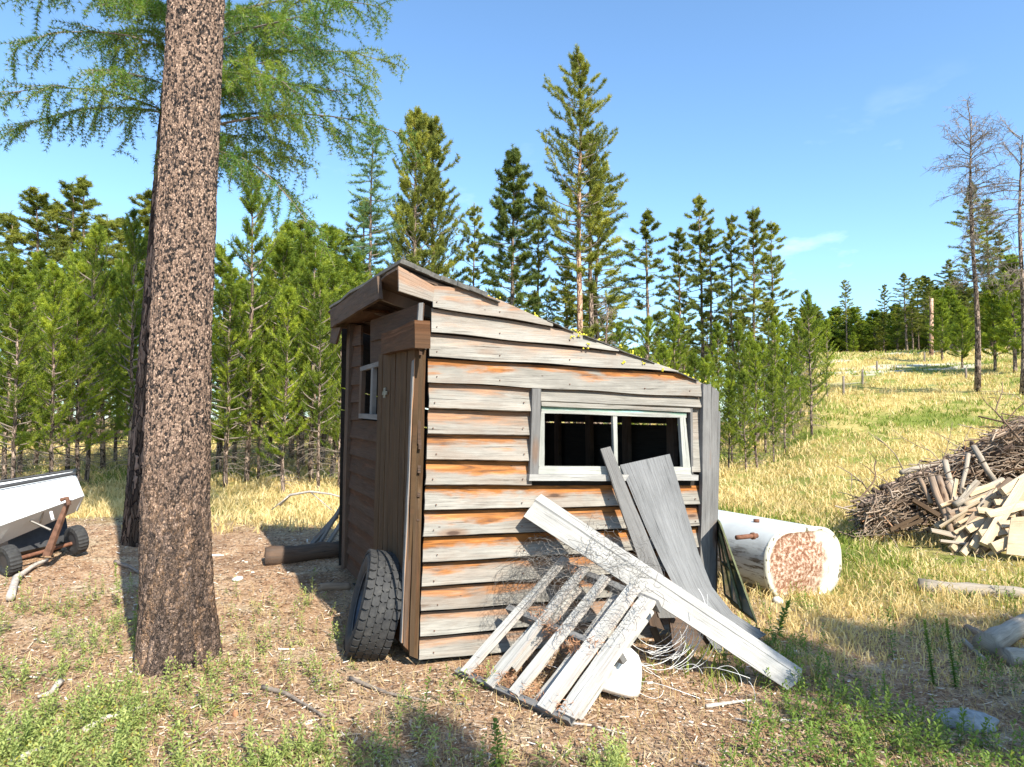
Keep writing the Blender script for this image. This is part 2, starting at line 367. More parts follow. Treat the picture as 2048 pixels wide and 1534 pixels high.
# ------------------------------------------------------------------ ground
def ground_mat():
    m = NM('ground_soil_and_grass', .95, .1); o = m.obj(); sp = m.n('SeparateXYZ'); m.set(sp.inputs[0], o); X, Y, Z = sp.outputs
    n1 = m.noise(o, .9, 6, .6); n2 = m.noise(o, 7, 7, .7); n3 = m.noise(o, 45, 6, .75); n4 = m.noise(m.map(o, (1, 1, 1)), 150, 3, .7)
    duff = m.ramp(m.math('ADD', m.math('MULTIPLY', n2, .4), m.math('MULTIPLY', n3, .6)), [(.35, (.13, .07, .045)), (.45, (.37, .205, .115)), (.55, (.62, .41, .25)), (.68, (.78, .60, .43))])
    wornn = m.noise(o, 1.3, 5, .65, .5); duff = m.mix(m.mr(wornn, .50, .66, 0, .55), duff, m.ramp(n3, [(.35, (.42, .33, .20)), (.65, (.80, .70, .50))])); duff = m.mix(m.mr(wornn, .44, .34, 0, .5), duff, (.20, .12, .075))
    # chips and flecks
    vc = m.n('TexVoronoi'); m.set(vc.inputs['Vector'], m.map(o, (38, 60, 10))); vc.inputs['Scale'].default_value = 1.; sc = m.n('SeparateColor'); m.t.links.new(vc.outputs['Color'], sc.inputs[0])
    duff = m.mix(m.math('MULTIPLY', m.mr(sc.outputs[0], .80, .84), m.mr(vc.outputs[0], .5, .2)), duff, (.72, .62, .52))
    duff = m.mix(m.math('MULTIPLY', m.mr(sc.outputs[1], .85, .88), m.mr(vc.outputs[0], .5, .2)), duff, (.09, .055, .04))
    g1 = m.noise(o, .35, 5, .6); grass = m.ramp(m.math('ADD', m.math('MULTIPLY', n2, .5), m.math('MULTIPLY', n3, .5)), [(.36, (.22, .17, .05)), (.5, (.48, .38, .13)), (.64, (.66, .55, .25))])
    gr2 = m.ramp(n3, [(.35, (.10, .13, .025)), (.6, (.30, .32, .07))]); grass = m.mix(m.mr(g1, .44, .60), grass, gr2)
    # where soil gives way to meadow
    az = m.math('ADD', X, m.math('MULTIPLY', Y, -.30)); k1 = m.mr(m.math('ADD', az, m.math('MULTIPLY', m.math('SUBTRACT', n1, .5), 2.2)), -.6, .9)
    k2 = m.mr(m.math('ADD', Y, m.math('MULTIPLY', m.math('SUBTRACT', n1, .5), 4.)), 8.2, 11.)
    k3 = m.mr(Y, 4.6, 7.5)
    k = m.math('MAXIMUM', m.math('MULTIPLY', k1, k3), k2, True)
    # the bare band round the brush pile and the pale stony track up the hill
    c = m.mix(k, duff, grass)
    hs = m.math('MULTIPLY', m.mr(Z, 2.6, 4.), m.mr(m.noise(m.map(o, (.12, .35, 1)), 1., 5, .6), .53, .62)); c = m.mix(m.math('MULTIPLY', hs, .8), c, (.60, .55, .47))
    m.color(c); m.bump(m.math('ADD', n3, m.math('MULTIPLY', n4, .6)), .9, .03); return m.m
N = 560; s = np.linspace(-1, 1, N); K = 6.1
gx = 3 * np.sinh(K * s) * 1.15; gy = 6 + 3 * np.sinh(K * s) * 1.15
XX, YY = np.meshgrid(gx, gy); ZZ = g(XX, YY)
idx = np.arange(N * N).reshape(N, N)
gf = np.stack([idx[:-1, :-1], idx[:-1, 1:], idx[1:, 1:], idx[1:, :-1]], -1).reshape(-1, 4)
tag(link('ground', mesh_np('ground', np.stack([XX, YY, ZZ], -1).reshape(-1, 3), gf, ground_mat(), True)), kind='structure')

# ------------------------------------------------------------------ the shed
A = V(-.606, 4.5, 0); B = V(1.48, 5.30, 0); C = V(-1.73, 6.91, 0); D = B + C - A
nAB = nrm(V(B[1] - A[1], -(B[0] - A[0]), 0)); nAC = nrm(V(-(C[1] - A[1]), C[0] - A[0], 0))   # outward normals
if nAB[1] > 0: nAB = -nAB
if nAC[0] > 0: nAC = -nAC
def WF(u, v, o=0.): return onplane(u, v, A + nAB * o, nAB)       # front wall plane
def WL(u, v, o=0.): return onplane(u, v, A + nAC * o, nAC)       # door wall plane
shed = thing('shed', 'weathered grey and brown wooden shed with slanted roof, lap siding and empty window', 'shed', A)
SP = shed
fw = MB()
L_ = lambda y: 866 - (y - 570) * .037
def board(bl, br, tr, tl, stain, seed=None, nu=16, ob=.058, ot=.010, th=.026):
    slab(fw, WF(*bl, ob), WF(*br, ob), WF(*tr, ot), WF(*tl, ot), th, nu=nu, nv=3, warp=.004, rag=.0035, seed=seed, stain=stain)
# roofline boards as stepped strips that follow the slope
rl = [(868, 571), (939, 577), (1000, 600), (1090, 640), (1180, 677), (1235, 699), (1357, 742), (1403, 766)]
def rly(x):
    for (x0, y0), (x1, y1) in zip(rl, rl[1:]):
        if x0 <= x <= x1: return y0 + (y1 - y0) * (x - x0) / (x1 - x0)
    return rl[0][1] if x < rl[0][0] else rl[-1][1]
def roofboard(x0, x1, bot, top, stain, seed):
    """bot/top: functions of x giving pixel rows; board is cut off by the roof slope"""
    n = 26; xs = np.linspace(x0, x1, n); P = []; uv = []; Cc = []
    z0 = WF(x0, bot(x0))
    for x in xs:
        yb = bot(x) + math.sin(x * .03 + seed * 9) * 1.2; yt = max(top(x) + 8, rly(x)) if top else rly(x); yt = min(yt, yb - .5)
        full = yb - (top(x) if top else yb - 50)
        for k in range(4):
            t = k / 3; y = yb * (1 - t) + yt * t; f = (yb - y) / max(full, 1)
            p = WF(x, y, .058 - .048 * min(1, f)); P.append(p); uv.append((np.linalg.norm((p - z0)[:2]), p[2] - z0[2] + 2)); Cc.append((seed, stain, f))
    m = len(P); P = np.array(P); allv = np.concatenate([P, P - nAB * .02]); f = []
    for i in range(n - 1):
        for k in range(3):
            a = i * 4 + k; f += [[a, a + 4, a + 5, a + 1], [m + a, m + a + 1, m + a + 5, m + a + 4]]
        a = i * 4; f += [[a, m + a, m + a + 4, a + 4], [a + 3, a + 7, m + a + 7, m + a + 3]]
    f += [[k, k + 1, m + k + 1, m + k] for k in range(3)] + [[m - 4 + k, 2 * m - 4 + k, 2 * m - 3 + k, m - 3 + k] for k in range(3)]
    fw.v.append(allv); fw.uv.append(np.array(uv + uv)); fw.c.append(np.array(Cc + Cc))
    for l in f: fw.f.append([q + fw.n for q in l]); fw.mi.append(0)
    fw.n += 2 * m
lin = lambda x0, y0, x1, y1: (lambda x: y0 + (y1 - y0) * (x - x0) / (x1 - x0))
g1 = lin(864, 613, 1104, 651); g2 = lin(860, 663, 1237, 701); g3 = lin(856, 713, 1357, 743); g4 = lin(855, 763, 1403, 794)
roofboard(866, 1106, g1, None, .6, .62)
roofboard(863, 1238, g2, lambda x: g1(x) - 4, .35, .23)
roofboard(859, 1357, g3, lambda x: g2(x) - 4, .4, .41)
roofboard(856, 1403, g4, lambda x: g3(x) - 4, .95, .77)
lefts = [763, 815, 866, 918, 968]; rights = [773, 822, 870, 921, 970]
for k in range(4):
    board((L_(lefts[k + 1]), lefts[k + 1]), (1064, rights[k + 1]), (1064, rights[k] + 3), (L_(lefts[k]), lefts[k] + 3), [.55, .6, .9, .95][k], [.13, .83, .37, .59][k])
board((1080, 802), (1402, 814), (1402, 788), (1080, 772), .25, .9, nu=10)
ll = [968, 1019, 1072, 1124, 1172, 1222, 1273, 1320]; rr = [968, 1008, 1051, 1093, 1137, 1180, 1223, 1266]
for k in range(7):
    board((L_(ll[k + 1]), ll[k + 1]), (1402, rr[k + 1]), (1402, rr[k] + 3), (L_(ll[k]), ll[k] + 3), [1., .95, 1., .9, .8, .55, .5][k], [.21, .71, .05, .47, .93, .31, .66][k], nu=22)
board((1384, 944), (1402, 944), (1402, 812), (1384, 812), .0, .5, nu=2)
nl = MB()
for k in range(len(ll) - 1):
    for u in (872, 1046, 1215, 1388):
        y_ = (ll[k + 1] + (rr[k + 1] - ll[k + 1]) * (u - 845) / 555) - 10 + RNG.uniform(-3, 3); q = WF(u + RNG.uniform(-5, 5), y_, .058); tube(nl, [q - nAB * .008, q + nAB * .002], RNG.uniform(.003, .0045), 7)
for k in range(4):
    for u in (870, 1046): q = WF(u + RNG.uniform(-4, 4), lefts[k + 1] - 10, .058); tube(nl, [q - nAB * .008, q + nAB * .002], .0038, 7)
for gf_, x1_ in ((g1, 1090), (g2, 1215), (g3, 1330), (g4, 1390)):
    for u in (874, 1000, 1140, 1290, 1380):
        if u < x1_: q = WF(u, gf_(u) - 11, .054); tube(nl, [q - nAB * .008, q + nAB * .003], .0038, 7)
fwo = build(fw, 'front_wall', M['wall'], SP); tag(build(nl, 'nails', M['steel'], fwo), kind='stuff')
sh = MB()  # added dark sheet behind the boards; blackens the lap gaps like shadow
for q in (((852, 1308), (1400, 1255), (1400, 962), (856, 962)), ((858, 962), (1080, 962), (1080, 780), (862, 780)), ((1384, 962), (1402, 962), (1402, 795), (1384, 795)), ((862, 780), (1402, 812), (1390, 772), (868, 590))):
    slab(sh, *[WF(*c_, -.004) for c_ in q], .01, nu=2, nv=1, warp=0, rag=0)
build(sh, 'gap_shade_sheet', M['inner'], SP)

# studs inside the front wall and the right corner posts
for u in (1390,):
    st = MB(); slab(st, WF(u, 1260 if u > 1300 else 1295, -.03), WF(u + 4, 790, -.03), WF(u + 20, 790, -.03), WF(u + 16, 1255 if u > 1300 else 1290, -.03), .09, nu=6); build(st, 'wall_stud', M['inner'], SP)
for q, o, mt in ((((1399, 1262), (1408, 766), (1424, 772), (1416, 1262)), .075, 'grey'), (((1414, 1262), (1423, 772), (1437, 781), (1431, 1262)), .060, 'grey')):
    p = MB(); slab(p, WF(*q[0], o), WF(*q[1], o), WF(*q[2], o), WF(*q[3], o), .04, nu=14, nv=2, warp=.006, rag=.005, endcut=.01); build(p, 'corner_board', M[mt], SP)
p = MB(); slab(p, WF(1430, 1250, .0), WF(1437, 822, .0), WF(1441, 824, -.12), WF(1433, 1240, -.12), .03, nu=10); build(p, 'corner_board', M['grey'], SP)

# window in the front wall
wn_ = thing('window', None, None, WF(1230, 880)); wn_.parent = shed; wn_.location = Vector(WF(1230, 880) - A)
def wpiece(nm, mt, a, b, c, d, o, th, **k):
    p = MB(); slab(p, WF(*a, o), WF(*b, o), WF(*c, o), WF(*d, o), th, nu=8, nv=1, warp=.002, rag=.002, **k); build(p, nm, M[mt], wn_)
wpiece('casing', 'grey', (1060, 949), (1065, 777), (1083, 777), (1077, 949), .075, .03)
wpiece('casing', 'grey', (1383, 945), (1381, 817), (1385, 817), (1387, 948), .052, .05)
wpiece('head_trim', 'wall', (1083, 812), (1381, 824), (1381, 817), (1083, 803), .060, .03)
wpiece('top_rail', 'paint', (1083, 826), (1373, 836), (1373, 825), (1083, 812), .042, .035, stain=.9)
wpiece('side_rail', 'paint', (1078, 934), (1082, 824), (1089, 824), (1089, 934), .040, .035)
wpiece('side_rail', 'paint', (1366, 936), (1360, 835), (1371, 834), (1381, 937), .044, .035)
wpiece('muntin', 'paint', (1229, 934), (1226, 829), (1234, 829), (1236, 934), .038, .03)
wpiece('bottom_rail', 'paint', (1076, 948), (1384, 949), (1384, 934), (1078, 932), .046, .035)
wpiece('sill', 'pale', (1059, 962), (1397, 961), (1397, 950), (1059, 949), .085, .08)

# door wall: far corner post, siding, openings
dw = MB(); k0 = 0
def dboard(bl, br, tr, tl, stain=.6, o=.03, th=.02, nu=6, ot=.01):
    slab(dw, WL(*bl, o), WL(*br, o), WL(*tr, ot), WL(*tl, ot), th, nu=nu, nv=2, warp=.003, rag=.003, stain=stain)
for k in range(-1, 8):
    yl, yr = 873 + 33 * k, 884 + 39.5 * k
    if k >= 0 or True:
        x1 = 836 - k * 1.2
        s_ = (yr - yl) / 60
        dboard((692, yl + 33), (x1, yr + 39.5 + (s_ + .1) * (x1 - 756)), (x1, yr - 2 + s_ * (x1 - 756)), (692, yl - 2), RNG.uniform(.2, .9), nu=10)
for (a, b) in ((655, 693), (693, 735), (735, 771), (771, 806), (806, 841)):
    dboard((694, b), (721, b - 3), (722, a - 5), (695, a - 2))
dboard((741, 683), (840, 658), (843, 606), (741, 641), .3, nu=8)
dboard((741, 727), (838, 709), (840, 655), (741, 681), .2, nu=8)
dboard((757, 884), (836, 888), (838, 706), (757, 724), .2, nu=8)
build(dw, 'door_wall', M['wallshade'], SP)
p = MB(); slab(p, WL(682, 1137, .05), WL(694, 650, .05), WL(700, 648, .05), WL(688, 1137, .05), .08, nu=10); build(p, 'corner_post', M['darkw'], SP)
# window in the door wall
w2 = thing('window', None, None, (0, 0, 0)); w2.parent = shed; w2.location = Vector(WL(735, 780) - A)
def w2piece(nm, mt, a, b, c, d, o=.045, th=.035):
    p = MB(); slab(p, WL(*a, o), WL(*b, o), WL(*c, o), WL(*d, o), th, nu=4, nv=1, warp=.001, rag=.001); build(p, nm, M[mt], w2)
w2piece('top_rail', 'grey', (720, 742), (759, 732), (759, 722), (720, 734))
w2piece('side_rail', 'darkw', (717, 827), (720, 742), (724, 741), (721, 827))
w2piece('muntin', 'grey', (739, 828), (742, 737), (746, 736), (743, 828))
w2piece('sill', 'grey', (717, 836), (757, 840), (757, 829), (717, 827), .07, .06)
# door: vertical boards, batten edge, hinge
dr = MB()
xs = [757, 766, 775, 783, 792, 803, 815, 830]; xb = [744, 753, 762, 771, 781, 791, 800, 812]
def dbot(x): return 1215 + (x - 744) * 1.32
for k in range(7):
    slab(dr, WL(xb[k], dbot(xb[k]), .075), WL(xs[k], 710 - (xs[k] - 757) * .14, .075), WL(xs[k + 1] - .6, 710 - (xs[k + 1] - 757) * .14, .075), WL(xb[k + 1] - .6, dbot(xb[k + 1]), .075), .03 + .004 * (k % 2), nu=14, nv=1, warp=.003, rag=.002, stain=.4)
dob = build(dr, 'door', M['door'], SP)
p = MB(); slab(p, WL(766, 795, .085), WL(767, 776, .085), WL(771, 775, .085), WL(770, 796, .085), .008, nu=2, nv=1, warp=0, rag=0)
slab(p, WL(764, 790, .092), WL(765, 783, .092), WL(774, 782, .092), WL(773, 789, .092), .008, nu=2, nv=1, warp=0, rag=0)
build(p, 'latch', M['wire'], dob)
for q, o, mt, th in ((((802, 1286), (827, 722), (830, 716), (805, 1286)), .12, 'grey', .05), (((819, 1312), (836, 700), (852, 700), (836, 1318)), .045, 'door', .03), (((806, 1290), (829, 712), (838, 706), (822, 1305)), .02, 'darkw', .05)):
    p = MB(); slab(p, WF(*q[0], o), WF(*q[1], o), WF(*q[2], o), WF(*q[3], o), th, nu=16, nv=1, warp=.004, rag=.003, stain=.7); build(p, 'door_jamb', M[mt], SP)
# block above the door with its grey end grain
p = MB(); slab(p, WL(761, 709, .13), WL(830, 694, .13), WL(829, 641, .13), WL(763, 668, .13), .10, nu=8, nv=2, rag=.006, stain=.8); hb = build(p, 'door_header', M['header'], SP)
p = MB(); slab(p, WF(829, 697, .10), WF(827, 641, .10), WF(839, 643, .10), WF(841, 697, .10), .04, nu=3, nv=1, rag=.004); slab(p, WF(843, 697, .085), WF(842, 645, .085), WF(852, 645, .085), WF(853, 697, .085), .03, nu=3, nv=1, rag=.004)
build(p, 'end_grain', M['grey'], hb)
p = MB(); slab(p, WF(836, 642, .09), WF(838, 605, .09), WF(846, 605, .09), WF(845, 643, .09), .03, nu=3, nv=1); build(p, 'jamb_stub', M['grey'], SP)

# roof
NL = WF(797, 527, .0); NR = WF(1425, 776, .0)
FLp = onplane(657, 617, NL, nAC); back = FLp - NL
FR = NR + back
rfa = MB(); slab(rfa, NL + V(0, 0, -.022), NR + V(0, 0, -.022), FR + V(0, 0, -.022), FLp + V(0, 0, -.022), .022, nu=14, nv=10, warp=.004, rag=.01, face=NL + V(0, 0, 50))
rfo = build(rfa, 'roof', M['darkw'], SP)
p = MB()
for i in range(26):   # ragged courses of roll roofing along the near edge
    t0 = i / 26; t1 = (i + 1.15) / 26; o = RNG.uniform(-.02, .03); z = V(0, 0, .0 + RNG.uniform(0, .004) + .022 * (i < 6))
    o += .035; a = NL + (NR - NL) * t0 - nrm(back) * o; b = NL + (NR - NL) * t1 - nrm(back) * o
    slab(p, a + z, b + z, b + z + back, a + z + back, (.006 if i > 5 else .03), nu=3, nv=5, warp=.003, rag=.012, face=a + V(0, 0, 50))
build(p, 'roofing_felt', M['roof'], rfo)
p = MB()
for i in range(38):   # lichen
    t = RNG.uniform(.02, .98); c0 = NL + (NR - NL) * t + nrm(back) * RNG.uniform(-.03, .06) + V(0, 0, .02)
    if i > 30: u = RNG.uniform(1100, 1350); c0 = WF(u, rly(u) + RNG.uniform(4, 22), .05)
    for j in range(4):
        r = RNG.uniform(.003, .008); q = c0 + RNG.normal(size=3) * .009
        tube(p, [q - V(0, 0, r), q - V(0, 0, r * .5), q + V(0, 0, r * .5), q + V(0, 0, r)], [r * .4, r, r, r * .4], 6, jit=.003)
tag(build(p, 'lichen', M['lichen'], rfo), kind='stuff')
p = MB(); slab(p, WF(798, 582, .05), WF(866, 603, .05), WF(868, 572, .05), WF(797, 532, .05), .025, nu=5, nv=2, stain=.5, seed=.3, rag=.002); build(p, 'eave_end_board', M['wall'], SP)
oB = NL
PL = lambda u, v, o=0.: onplane(u, v, oB + nAC * o, nAC)
p = MB(); slab(p, PL(661, 656, .03), PL(757, 597, .03), PL(753, 552, .03), PL(660, 622, .03), .03, nu=8, nv=2, rag=.004); build(p, 'fascia', M['darkw'], SP)
p = MB(); a = PL(688, 640, .0); 
a = PL(664, 656, -.02); b = PL(722, 622, -.02); v_ = -nAC * .24
slab(p, a, b, b + v_, a + v_, .02, nu=5, nv=2, stain=.9, face=a - V(0, 0, 50)); build(p, 'soffit_board', M['header'], SP)
p = MB(); slab(p, PL(659, 684, .0), PL(663, 656, .0), PL(681, 655, .0), PL(671, 688, .0), .02, nu=2, nv=1); build(p, 'loose_board', M['darkw'], SP)
slope = nrm(NR - NL)
for k, t in enumerate((.03, .27, .5, .74, .97)):
    p = MB(); a = NL + back * t + V(0, 0, -.085) + slope * .03; beam(p, a, a + slope * np.linalg.norm(NR - NL) * .97, .04, .09, up=(0, 0, 1), nu=8, nv=1, stain=.2)
    build(p, 'rafter', M['grey' if k < 4 else 'darkw'], SP)
# back and right walls (seen through the window as boards coloured dark for shade, with slits of daylight)
def wallrows(name, P0, P1, z0, z1a, z1b, n, mt, slits=()):
    p = MB(); L = np.linalg.norm(P1 - P0); nn = nrm(np.cross(P1 - P0, V(0, 0, 1)))
    for k in range(n):
        za = z0 + (z1a - z0) * k / n; zb = z0 + (z1a - z0) * (k + 1) / n; ya = z0 + (z1b - z0) * k / n; yb = z0 + (z1b - z0) * (k + 1) / n
        cuts = [(0, 1)]
        gap = .013 if k in slits else -.01
        slab(p, P0 + V(0, 0, za + gap), P1 + V(0, 0, ya + gap), P1 + V(0, 0, yb), P0 + V(0, 0, zb), .02, nu=6, nv=1, rag=.001 if k not in slits else .006, warp=.002)
    build(p, name, M[mt], SP)
zt = lambda P: NL[2] + slope[2] * np.dot((P - NL), nrm(V(slope[0], slope[1], 0))) / math.hypot(slope[0], slope[1]) - .05
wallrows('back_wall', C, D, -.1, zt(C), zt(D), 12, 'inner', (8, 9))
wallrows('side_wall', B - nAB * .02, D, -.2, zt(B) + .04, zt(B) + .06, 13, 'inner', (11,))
p = MB()
for t in (.25, .5, .75, .97):
    q = C + (D - C) * t - nAB * -.06; q = C + (D - C) * t + V(.03, -.1, 0); beam(p, q, q + V(0, 0, zt(q)), .09, .04, up=nAB, nu=3, nv=1)
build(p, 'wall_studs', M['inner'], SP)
for t in (.12, .36, .60, .84):
    q = B + (D - B) * t - nAB * 0 + nAC * .05; p = MB(); beam(p, q - V(0, 0, .1), q + V(0, 0, zt(q) - .03), .09, .04, up=nAC, nu=3, nv=1); build(p, 'wall_stud', M['darkw'], SP)
p = MB(); p.add([A + V(.03, .03, .015), B + V(-.03, .02, -.02), D + V(-.02, -.03, .02), C + V(.03, -.03, .08)], [[0, 1, 2, 3]]); build(p, 'floor', M['void'], SP)

# ------------------------------------------------------------------ tyre leaning on the door wall
tc = ong(723, 1309); lean = math.radians(14)
tn = math.radians(-9); nT = V(nAC[0] * math.cos(tn) - nAC[1] * math.sin(tn), nAC[0] * math.sin(tn) + nAC[1] * math.cos(tn), 0)
ax = nT * math.cos(lean) + V(0, 0, 1) * math.sin(lean); upv = nrm(V(0, 0, 1) - ax * ax[2]); fwv = np.cross(upv, ax)
TR = .355; TW = .125
cen = tc + upv * TR + V(0, 0, -.015) - nAC * .0
ty = thing('truck_wheel', 'worn black off-road tyre leaning upright against the shed door', 'tyre', tc)
def tp(th, r, a): return cen + (math.cos(th) * upv + math.sin(th) * fwv) * r + ax * a
prof = [(.205, .095), (.215, .108), (.25, .125), (.29, .130), (.32, .122), (.337, .105), (.343, .06), (.345, 0), (.343, -.06), (.337, -.105), (.32, -.122), (.29, -.13), (.25, -.125), (.215, -.108), (.205, -.095), (.23, -.09), (.30, -.095), (.315, 0), (.30, .095), (.23, .09)]
p = MB(); n = 72; pv = [tp(2 * math.pi * i / n, r, a) for i in range(n) for (r, a) in prof]; k = len(prof)
p.add(pv, [[i * k + j, i * k + (j + 1) % k, ((i + 1) % n) * k + (j + 1) % k, ((i + 1) % n) * k + j] for i in range(n) for j in range(k)])
rub = NM('rubber', .75, .3); nn_ = rub.noise(rub.obj(), 20, 6, .7); rub.color(rub.ramp(nn_, [(.3, (.022, .022, .024)), (.6, (.045, .044, .043)), (.8, (.10, .09, .08))])); rub.bump(nn_, .3, .003)
build(p, 'sidewalls', rub.m, ty, True)
p = MB()
def blk(poly, r0, r1):
    m = len(poly); cx = sum(q[0] for q in poly) / m; ca = sum(q[1] for q in poly) / m
    top = [tp(cx + (q[0] - cx) * .90, r1, ca + (q[1] - ca) * .92) for q in poly]; bot = [tp(q[0], r0, q[1]) for q in poly]
    p.add(bot + top, [[i, (i + 1) % m, m + (i + 1) % m, m + i] for i in range(m)] + [list(range(m, 2 * m))])
NB = 34; dt = 2 * math.pi / NB
for i in range(NB):
    t0 = i * dt
    for row, a0 in enumerate((-.048, 0, .048)):
        t = t0 + (row % 2) * dt / 2; h = dt * .48; wv = .0245
        blk([(t - h * .9, a0 - wv), (t - h * 1.25, a0), (t - h * .75, a0 + wv), (t + h * .75, a0 + wv), (t + h * 1.2, a0 + .004), (t + h * .8, a0 - wv)], .340, .358)
    for sg in (-1, 1):
        t = t0 + dt / 2 * (sg > 0); h = dt * .46
        blk([(t - h, sg * .078), (t - h * .8, sg * .098), (t - h, sg * .124), (t + h * .7, sg * .124), (t + h, sg * .098), (t + h * .7, sg * .078)][::sg], .328, .353)
build(p, 'tread', rub.m, ty)
p = MB(); rp = [(.205, .10), (.212, .104), (.212, .08), (.19, .06), (.185, -.02), (.15, -.045), (.10, -.03), (.06, -.02), (.04, -.035), (.0, -.035)]
pv = [tp(2 * math.pi * i / 40, r, a) for i in range(40) for (r, a) in rp]; k = len(rp)
p.add(pv, [[i * k + j, ((i + 1) % 40) * k + j, ((i + 1) % 40) * k + j + 1, i * k + j + 1] for i in range(40) for j in range(k - 1)])
build(p, 'rim', plain('dark_rim_steel', (.05, .06, .08), .5, .4, .4), ty, True)

# ------------------------------------------------------------------ junk in front of the shed
# boards: (name, label, category, material, list of slabs)
def prop(name, label, cat, mt, fn, base, group=None, smooth=False):
    o = thing(name, label, cat, base, group) if False else None
    p = MB(); fn(p); v = np.concatenate(p.v); me = mesh_np(name, v - np.asarray(base), p.f, M[mt] if isinstance(mt, str) else mt, smooth, np.concatenate(p.uv), np.concatenate(p.c), p.mi)
    o = link(name, me); o.location = [float(q) for q in base]; return tag(o, label, cat, group)
# long L-shaped trough of two boards, sloping down to the right
tr_ = thing('corner_trim_board', 'long bleached L-shaped double board sloping from the wall down to the right-hand grass', 'board', ong(1590, 1372))
p = MB(); slab(p, at(1047, 1032, 4.60), at(1576, 1380, 4.02), at(1603, 1356, 4.06), at(1070, 1001, 4.63), .022, nu=22, nv=3, warp=.004, rag=.003, seed=.35); build(p, 'front_board', M['pale'], tr_)
p = MB(); slab(p, at(1071, 1000, 4.625), at(1604, 1354, 4.055), at(1605, 1337, 4.16), at(1083, 989, 4.74), .022, nu=22, nv=1, warp=.003, rag=.004, seed=.15, face=(1, 4, 5)); build(p, 'top_board', M['pale'], tr_)
# the wide panel
def panel(p):
    Lf = [(1240, 930, 4.98), (1265, 990, 4.93), (1292, 1055, 4.88), (1322, 1120, 4.83), (1352, 1180, 4.79), (1392, 1245, 4.74), (1440, 1312, 4.70)]
    Rt = [(1339, 908, 5.02), (1356, 965, 4.98), (1376, 1035, 4.94), (1398, 1110, 4.90), (1424, 1175, 4.86), (1466, 1228, 4.82), (1532, 1270, 4.78)]
    nv = 6; P = []; uv = []; Cc = []
    for i, (l, r) in enumerate(zip(Lf, Rt)):
        a = at(*l); b = at(*r)
        for j in range(nv + 1): t = j / nv; P.append(a * (1 - t) + b * t); uv.append((i * .24, t * .36)); Cc.append((.4, 0, t))
    P = np.array(P); k = len(P); q = nv + 1; f = []
    for i in range(6):
        for j in range(nv): x = i * q + j; f += [[x, x + q, x + q + 1, x + 1], [k + x, k + x + 1, k + x + q + 1, k + x + q]]
        x = i * q; f += [[x, k + x, k + x + q, x + q]]; x += nv; f += [[x, x + q, k + x + q, k + x]]
    f += [[j, j + 1, k + j + 1, k + j] for j in range(nv)] + [[6 * q + j, k + 6 * q + j, k + 6 * q + j + 1, 6 * q + j + 1] for j in range(nv)]
    Q = P + V(.006, .018, .0)
    p.v.append(np.concatenate([P, Q])); p.uv.append(np.array(uv + uv)); p.c.append(np.array(Cc + Cc))
    for l in f: p.f.append([z + p.n for z in l]); p.mi.append(0)
    p.n += 2 * k
prop('wide_panel', 'wide warped grey wood-grained panel leaning on the shed window sill', 'panel', 'panelw', panel, ong(1500, 1290), smooth=False)
prop('leaning_beam', 'rough grey two-by-four leaning against the middle of the shed window', 'beam', 'grey', lambda p: (slab(p, at(1362, 1235, 4.66), at(1221, 893, 4.90), at(1201, 898, 4.90), at(1318, 1235, 4.66), .045, nu=14, nv=1, warp=.002)), ong(1350, 1290))
prop('leaning_beam', 'grey plank behind the wide panel leaning against the shed wall below the sill', 'board', 'darkw', lambda p: slab(p, at(1300, 1250, 4.95), at(1262, 1060, 5.02), at(1275, 1055, 5.02), at(1330, 1260, 4.95), .02, nu=6, nv=1), ong(1310, 1262))
prop('prop_board', 'short brown board propped under the long L-shaped board', 'board', 'door', lambda p: slab(p, at(1335, 1352, 4.45), at(1300, 1255, 4.60), at(1312, 1252, 4.60), at(1352, 1345, 4.45), .025, nu=5, nv=1), ong(1342, 1352))
prop('shade_sheet', 'added dark sheet standing in for the shade under the long L-shaped board', 'board', 'darkw', lambda p: slab(p, at(1352, 1345, 4.60), at(1520, 1312, 4.85), at(1520, 1255, 4.95), at(1340, 1235, 4.72), .015, nu=6, nv=2), ong(1430, 1345))  # added sheet; its dark colour stands for the panel's shaded lower part
prop('scrap_board', 'short grey board foot sticking out right of the wide panel base', 'board', 'panelw', lambda p: slab(p, at(1440, 1240, 4.95), at(1530, 1285, 4.80), at(1512, 1300, 4.74), at(1430, 1262, 4.85), .02, nu=5, nv=1), ong(1500, 1292))

# pallet
pal = thing('pallet', 'bleached broken wooden pallet leaning at a slant before the shed, wire over it', 'pallet', ong(1030, 1400))
b0 = ong(921, 1347, .02); b1 = ong(1138, 1443, .02); t0_ = at(1117, 1122, 4.72); t1_ = at(1305, 1202, 4.12)
pn = nrm(np.cross(b1 - b0, t0_ - b0));
if np.dot(pn, CAM - b0) < 0: pn = -pn
def PP(s, t, o=0.): return (b0 * (1 - s) + b1 * s) * (1 - t) + (t0_ * (1 - s) + t1_ * s) * t + pn * o
for s0, s1, ta, tb, o in ((.045, .135, .0, 1.02, .05), (.30, .38, .0, 1.0, .05), (.52, .61, -.01, 1.0, .05), (.78, .90, -.01, 1.03, .05), (.93, 1.07, .02, .99, .048)):
    p = MB(); slab(p, PP(s0, ta, o), PP(s0, tb, o), PP(s1, tb, o), PP(s1, ta, o), .016, nu=12, nv=1, warp=.004, rag=.004, endcut=.012, stain=.15); build(p, 'slat', M['slat'], pal)
for s0, s1, ta, tb in ((.15, .24, .08, .97), (.25, .33, .22, .92), (.40, .50, .05, .98), (.62, .70, .06, .95), (.71, .79, .12, .9)):
    p = MB(); slab(p, PP(s0, ta, -.05), PP(s0, tb, -.05), PP(s1, tb, -.05), PP(s1, ta, -.05), .016, nu=10, nv=1, warp=.005, rag=.008, endcut=.03, stain=.2); build(p, 'slat', M['slat'], pal)
